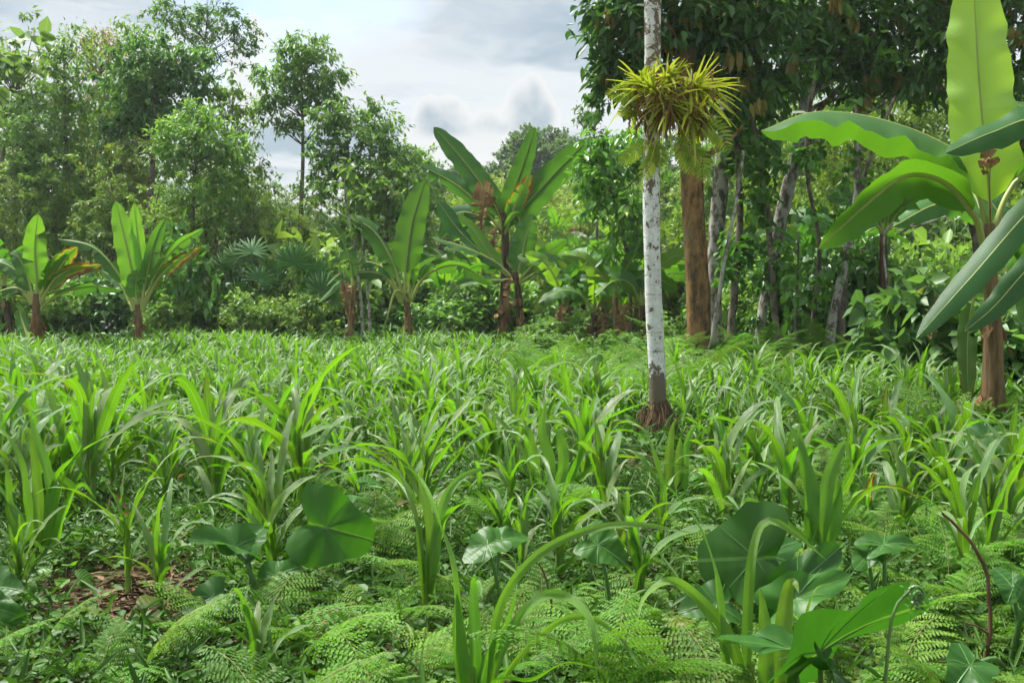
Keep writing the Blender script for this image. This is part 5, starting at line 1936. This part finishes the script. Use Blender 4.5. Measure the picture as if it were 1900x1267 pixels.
def bromeliad(label, px, py, dd, n, L, seed, bias=(0, 0, 0.35), dead=30):
    rg = np.random.default_rng(seed)
    c = at(px, py, WD + dd)
    o = thing('bromeliad', label, 'bromeliad', c, 'bromeliads on the white trunk')
    mb = MB()
    for i in range(n):
        d = unit(rg.normal(0, 1, 3) * np.array((1, .8, .7)) + np.array(bias))
        l = 1.12 * L * rg.uniform(.6, 1.25)
        q = np.linspace(0, 1, 7)
        P = d[None] * (q * l)[:, None] + np.array((0, 0, -1.)) * (.34 * l * rg.uniform(.1, 1.9) * q ** 2)[:, None] + rg.normal(0, .02, 3)
        side = np.cross(d, (0.1, 0.2, 1))
        S, U = frame(P, side)
        ribbon(mb, P, S, U, l * .034 * np.array([.9, 1, 1, .9, .75, .45, .04]) + .005, 3, .45, 0, 1, 0, rg.uniform(0, 1))
    link('leaves', mb.mesh('leaves', M_brom), o)
    if dead:
        m2 = MB()
        for i in range(dead):
            d = unit(np.array((rg.normal(0, .6), rg.normal(0, .6) - .3, -1)))
            l = L * rg.uniform(.5, 1.1)
            q = np.linspace(0, 1, 6)
            P = np.array((rg.normal(0, .09), rg.normal(0, .06), rg.normal(0, .06))) + d[None] * (q * l)[:, None] * np.array((.7, .7, 1)) + rg.normal(0, .012, (6, 3))
            S, U = frame(P, (1, .2, 0))
            ribbon(m2, P, S, U, .010 * np.array([.8, 1, 1, .9, .6, .05]), 3, .3, 0, 1, 0, rg.uniform(0, 1))
        link('dead_leaves', m2.mesh('dead_leaves', M_dry), o)
    return o


bromeliad('bromeliad rosette at the upper left of the epiphyte cluster', 1196, 158, -.12, 46, .34, 1, (-.25, -.2, .5), 30)
bromeliad('bromeliad rosette at the top of the epiphyte cluster', 1240, 146, -.14, 46, .34, 2, (.1, -.3, .65), 24)
bromeliad('bromeliad rosette with long leaves on the right side of the cluster', 1288, 162, -.06, 60, .40, 3, (.55, -.2, .25), 34)
bromeliad('bromeliad rosette in the lower middle of the cluster', 1238, 195, -.16, 40, .36, 4, (.05, -.5, -.15), 90)
bromeliad('bromeliad rosette low on the right of the cluster', 1284, 212, -.08, 44, .32, 5, (.4, -.3, -.15), 80)
bromeliad('bromeliad rosette in the front centre of the cluster', 1216, 170, -.22, 46, .30, 7, (0, -.6, .35), 20)
bromeliad('small bromeliad rosette hanging on the left side of the trunk', 1180, 205, -.10, 22, .22, 6, (-.5, -.2, .2), 26)


def sword_frond(parent, P, w, n=16, seed=0, droop=.25):
    rg = np.random.default_rng(seed)
    Q = spline(P, n + 2) - np.array(parent.location)
    mb = MB()
    tube(mb, Q, np.linspace(.006, .002, n + 2), 4, .6, 0)
    T = tangents(Q)
    view = np.array((0, 1., 0))
    S = unit(np.cross(T, view))
    t = np.linspace(0, 1, n + 2)
    for sg in (-1, 1):
        D = T * .45 + S * sg + np.array((0, -.15, -droop)) + rg.normal(0, .06, T.shape)
        ll = w * np.sin(np.pi * np.clip(t * .86 + .12, 0, 1)) ** .7
        leafs(mb, Q[1:], D[1:], np.broadcast_to((0.1, -1., .6), (n + 1, 3)) + rg.normal(0, .15, (n + 1, 3)), ll[1:], ll[1:] * .13, rg.uniform(0, .9, n + 1), six=True)
    return link('frond', mb.mesh('frond', M_swordfern), parent)


def sword_fern(label, px, py, fr, seed):
    o = thing('sword_fern', label, 'fern', at(px, py, WD - .1), 'sword ferns on the white trunk')
    for i, (pts, w) in enumerate(fr):
        sword_frond(o, path([(p[0], p[1], -.12 + (p[2] if len(p) > 2 else 0)) for p in pts], WD), w * pxm(WD), seed=seed * 10 + i)


sword_fern('yellow green sword fern arching out on the right of the trunk', 1275, 240, [([(1262, 235), (1300, 232), (1335, 248), (1352, 282)], 30), ([(1265, 245), (1280, 275), (1300, 300), (1306, 335)], 30), ([(1260, 245), (1268, 290), (1285, 325)], 22)], 1)
sword_fern('green sword fern hanging down the left front of the trunk', 1205, 265, [([(1215, 262), (1212, 290), (1200, 315), (1192, 338)], 22), ([(1205, 262), (1185, 275), (1165, 292), (1152, 308)], 20), ([(1218, 262), (1225, 285), (1222, 310)], 18)], 2)
sword_fern('bright sword fern reaching left above the hanging one', 1180, 190, [([(1190, 195), (1165, 180), (1145, 172), (1124, 180)], 22), ([(1188, 205), (1165, 205), (1150, 215)], 18)], 3)

# ------------------------------------------------------------------ right hand trees
def flush(o, C, rg, n=34, L=0.34):
    """hanging tassels of young orange leaves"""
    idx = rg.permutation(len(C))[:n]
    mb = MB()
    for i in idx:
        k = 9
        P = C[i] + np.array((0, -.35, 0)) + rg.normal(0, .10, (k, 3)) * np.array((1, .5, .5))
        D = np.array((0, 0, -1.)) + rg.normal(0, .18, (k, 3))
        N = np.array((0, -1., .2)) + rg.normal(0, .4, (k, 3))
        ll = L * rg.uniform(.7, 1.2, k)
        leafs(mb, P, D, N, ll, ll * .17, np.clip(rg.uniform(0, .9) * .7 + rg.uniform(0, .3, k), 0, .92), six=True)
    link('young_leaves', mb.mesh('young_leaves', M_flush), o)


tree('orange_barked_tree', 'thick orange barked trunk with dark drooping crown behind the white trunk', 'tree', 1296, 23, [(1298, 690), (1296, 560), (1288, 420), (1282, 300), (1275, 200), (1270, 60)], .265,
     [(1180, 60, 95, 70, 60), (1280, 40, 110, 80, 70), (1380, 80, 100, 80, 66), (1160, 150, 60, 50, 26), (1330, 180, 80, 50, 26), (1400, 170, 60, 50, 18), (1230, -60, 150, 60, 50), (1390, -50, 120, 60, 40)],
     (.28, .2, .6), 50, .55, M_dark, M_orange, None, seed=41, r1=.8, six=True, extra=lambda o, C, rg: flush(o, C, rg, 30))
tree('mottled_tree', 'grey spotted trunk just right of the orange trunk', 'tree', 1330, 24.5, [(1328, 690), (1324, 560), (1330, 420), (1345, 250), (1360, 80)], .19,
     [(1350, 300, 50, 50, 10), (1390, 250, 60, 50, 14)], (.3, .2, 1.0), 24, .45, M_dark, M_bark_l, None, seed=42, r1=.8, six=True)
tree('mottled_tree', 'leaning mottled grey trunk with dark crown left of the big banana', 'tree', 1405, 25, [(1412, 680), (1425, 540), (1450, 400), (1482, 270), (1500, 150), (1520, 20)], .18,
     [(1490, 40, 90, 70, 56), (1560, 60, 90, 70, 56), (1640, 30, 90, 60, 50), (1720, 60, 90, 70, 50), (1600, 140, 110, 50, 40), (1470, 150, 60, 50, 24), (1700, 150, 70, 50, 26), (1560, -50, 160, 50, 46), (1730, -50, 110, 50, 34)],
     (.26, .2, .55), 50, .55, M_dark, M_bark_l, None, seed=43, r1=.7, six=True, tint=(1.15, 1.15, 1), extra=lambda o, C, rg: flush(o, C, rg, 24))
tree('dark_tree', 'dark leafy tree at the upper right corner behind the banana', 'tree', 1850, 24, [(1830, 680), (1820, 480), (1790, 300), (1770, 100)], .2,
     [(1830, 60, 110, 90, 60), (1890, 150, 70, 90, 40), (1880, 260, 60, 70, 30), (1760, 110, 60, 60, 24), (1850, -40, 120, 50, 40)], (.26, .2, .5), 46, .55, M_dark, M_bark, None, seed=44, six=True, tint=(1.2, 1.2, 1), extra=lambda o, C, rg: flush(o, C, rg, 12))
tree('yellow_green_tree', 'feathery yellow green tree behind the horizontal banana leaf', 'tree', 1600, 34, [(1600, 660), (1605, 480), (1600, 300), (1590, 200)], .14,
     [(1600, 260, 90, 60, 60), (1690, 240, 80, 70, 56), (1550, 330, 70, 60, 46), (1660, 330, 90, 60, 50), (1730, 190, 60, 60, 36), (1520, 250, 50, 50, 24), (1780, 300, 80, 80, 40)], (.18, .18, .5), 60, .5, M_yell, M_bark, None, seed=45, tint=(.8, .85, .8))
tree('yellow_green_tree', 'pale leafy tree beyond the feathery one at the right', 'tree', 1700, 44, [(1700, 640), (1700, 400), (1690, 150)], .16,
     [(1680, 160, 110, 80, 70), (1560, 200, 90, 70, 50), (1800, 200, 90, 90, 50), (1480, 280, 70, 70, 40)], (.22, .2, .5), 50, .6, M_yell, M_bark, None, seed=46, tint=(.7, .8, .75))
tree('bushy_tree', 'bushy tree with yellow shoots at the left of the epiphyte trunk', 'tree', 1172, 29, [(1172, 650), (1168, 520), (1150, 400), (1125, 300)], .06,
     [(1105, 330, 40, 40, 30), (1140, 380, 60, 50, 46), (1110, 280, 34, 30, 16), (1160, 440, 50, 50, 34), (1170, 300, 50, 60, 34)], (.22, .26, .8), 34, .4, M_dark, M_bark, None, seed=47, tint=(2.1, 2.0, 1.2), six=True)
tree('slim_tree', 'slim tree showing grey green sprays against the sky left of the dark crown', 'tree', 1105, 40, [(1110, 640), (1108, 450), (1102, 230)], .09,
     [(1095, 215, 26, 22, 18), (1105, 265, 30, 30, 18)], (.2, .2, .5), 40, .4, M_far, M_bark, None, seed=48)

pole('thin grey stick leaning against the orange trunk', [(1312, 690), (1325, 600), (1345, 480), (1366, 380), (1380, 280)], 22.4, .045, .03, M_bark_l, seed=3)
pole('brown sapling trunk wrapped in dark vine leaves', [(1355, 680), (1358, 580), (1370, 460), (1372, 340), (1362, 220)], 24, .09, .06, M_bark, seed=4, leaves=26, mat=M_dark, L=.2, tint=(1.3, 1.4, 1))
pole('curved thin trunk hung with heart shaped leaves', [(1448, 680), (1440, 600), (1432, 500), (1425, 400), (1410, 300), (1395, 210)], 23.5, .08, .05, M_bark, seed=5, leaves=34, mat=M_dark, L=.22, tint=(1.3, 1.4, 1))
pole('very thin straight sapling left of the forked sapling', [(1476, 680), (1476, 600), (1480, 510), (1482, 430)], 22.8, .03, .02, M_bark, seed=6, leaves=10, mat=M_dark, tint=(1.6, 1.6, 1))
pole('forked sapling below the long green banana leaf', [(1538, 675), (1545, 590), (1565, 500), (1588, 380), (1592, 280), (1586, 200)], 23, .11, .05, M_bark_l, seed=7, leaves=18, mat=M_dark, tint=(1.6, 1.6, 1))
pole('second limb of the forked sapling reaching right', [(1560, 650), (1568, 520), (1595, 370), (1622, 270), (1660, 180)], 23.3, .07, .035, M_bark, seed=8)
pole('twisted thin liana stem beside the leaning mottled trunk', [(1500, 680), (1512, 560), (1520, 450), (1500, 340), (1498, 240), (1512, 150)], 24, .05, .04, M_bark, seed=9, leaves=14, mat=M_dark, L=.2, tint=(1.3, 1.4, 1))
pole('broken pale branch lying across the thicket', [(1675, 640), (1640, 440), (1700, 420), (1760, 400)], 21, .02, .02, M_bark_l, seed=10, name='broken_branch')

for i in range(46):
    px = 1335 + (i % 23) * 25 + rgs.normal(0, 10)
    d = rgs.uniform(25, 31)
    me = (SH_D + SH_D + SH_A + SH_B)[int(rgs.integers(0, 11))]
    k = rgs.uniform(.8, 1.5)
    shrub('dark undergrowth shrub beneath the trees at the right', 'undergrowth beneath the right trees', px, float(d), float(rgs.uniform(.7, 1.2)), float(rgs.uniform(1.2, 3.2)), me, (k, k, k * .9), 600 + i)
for i in range(22):
    px = 1250 + i * 31 + rgs.normal(0, 12)
    d = rgs.uniform(36, 46)
    shrub('sunlit thicket shrub far behind the right trunks', 'sunlit thicket behind the right trunks', px, float(d), float(rgs.uniform(1.4, 2.2)), float(rgs.uniform(3.0, 6.0)), (SH_Y + SH_A)[i % 6], (.8, .85, .8), 700 + i)
for i in range(8):
    px = 1680 + i * 32 + rgs.normal(0, 8)
    shrub('broad leaved plant in the shade behind the big banana', 'broad leaved plants behind the big banana', px, float(rgs.uniform(17, 20)), float(rgs.uniform(.6, .9)), float(rgs.uniform(1.0, 2.0)), SH_B[i % 2], (.7, .85, .85), 760 + i)
for i in range(24):
    rg = np.random.default_rng(1240 + i)
    px = 1230 + i * 30 + rg.normal(0, 10)
    place_tree('thicket_tree', 'slim tree closing the thicket far behind the right trunks', 'slim trees far behind the right trunks', px, float(rg.uniform(48, 60)), float(rg.uniform(8, 12)), i, (rg.uniform(.9, 1.2), rg.uniform(.95, 1.1), .8), 1240 + i)

# ------------------------------------------------------------------ air
def build_haze():
    import bmesh
    bm = bmesh.new()
    bmesh.ops.create_cube(bm, size=1.0)
    for v in bm.verts:
        v.co = Vector((v.co.x * 900, v.co.y * 820 + 330, -1.2 if v.co.z < 0 else 24.0))
    me = bpy.data.meshes.new('haze')
    bm.to_mesh(me)
    bm.free()
    m, g = new_mat('air')
    pv = g.n('ShaderNodeVolumePrincipled')
    pv.inputs['Color'].default_value = (0.86, 0.93, 1.0, 1)
    pv.inputs['Density'].default_value = HAZE
    pv.inputs['Anisotropy'].default_value = 0.2
    out = g.n('ShaderNodeOutputMaterial')
    g.t.links.new(pv.outputs[0], out.inputs['Volume'])
    me.materials.append(m)
    o = link('haze', me)
    o['kind'] = 'stuff'


HAZE = 0.00045
build_haze()


def single_out():
    """things that still share a label are told apart by their order from left to right"""
    sets = {}
    for o in COL.objects:
        if o.parent is None and o.get('label') and o.get('kind') is None:
            sets.setdefault(o['label'], []).append(o)
    for lab, obs in sets.items():
        if 1 < len(obs) <= 64:
            new = ', %s from the left'
            if len(lab.replace(',', ' ').split()) + 4 > 16:
                continue
            obs.sort(key=lambda q: q.location.x / q.location.y)
            for i, q in enumerate(obs):
                q['label'] = lab + new % ordinal(i + 1)


single_out()
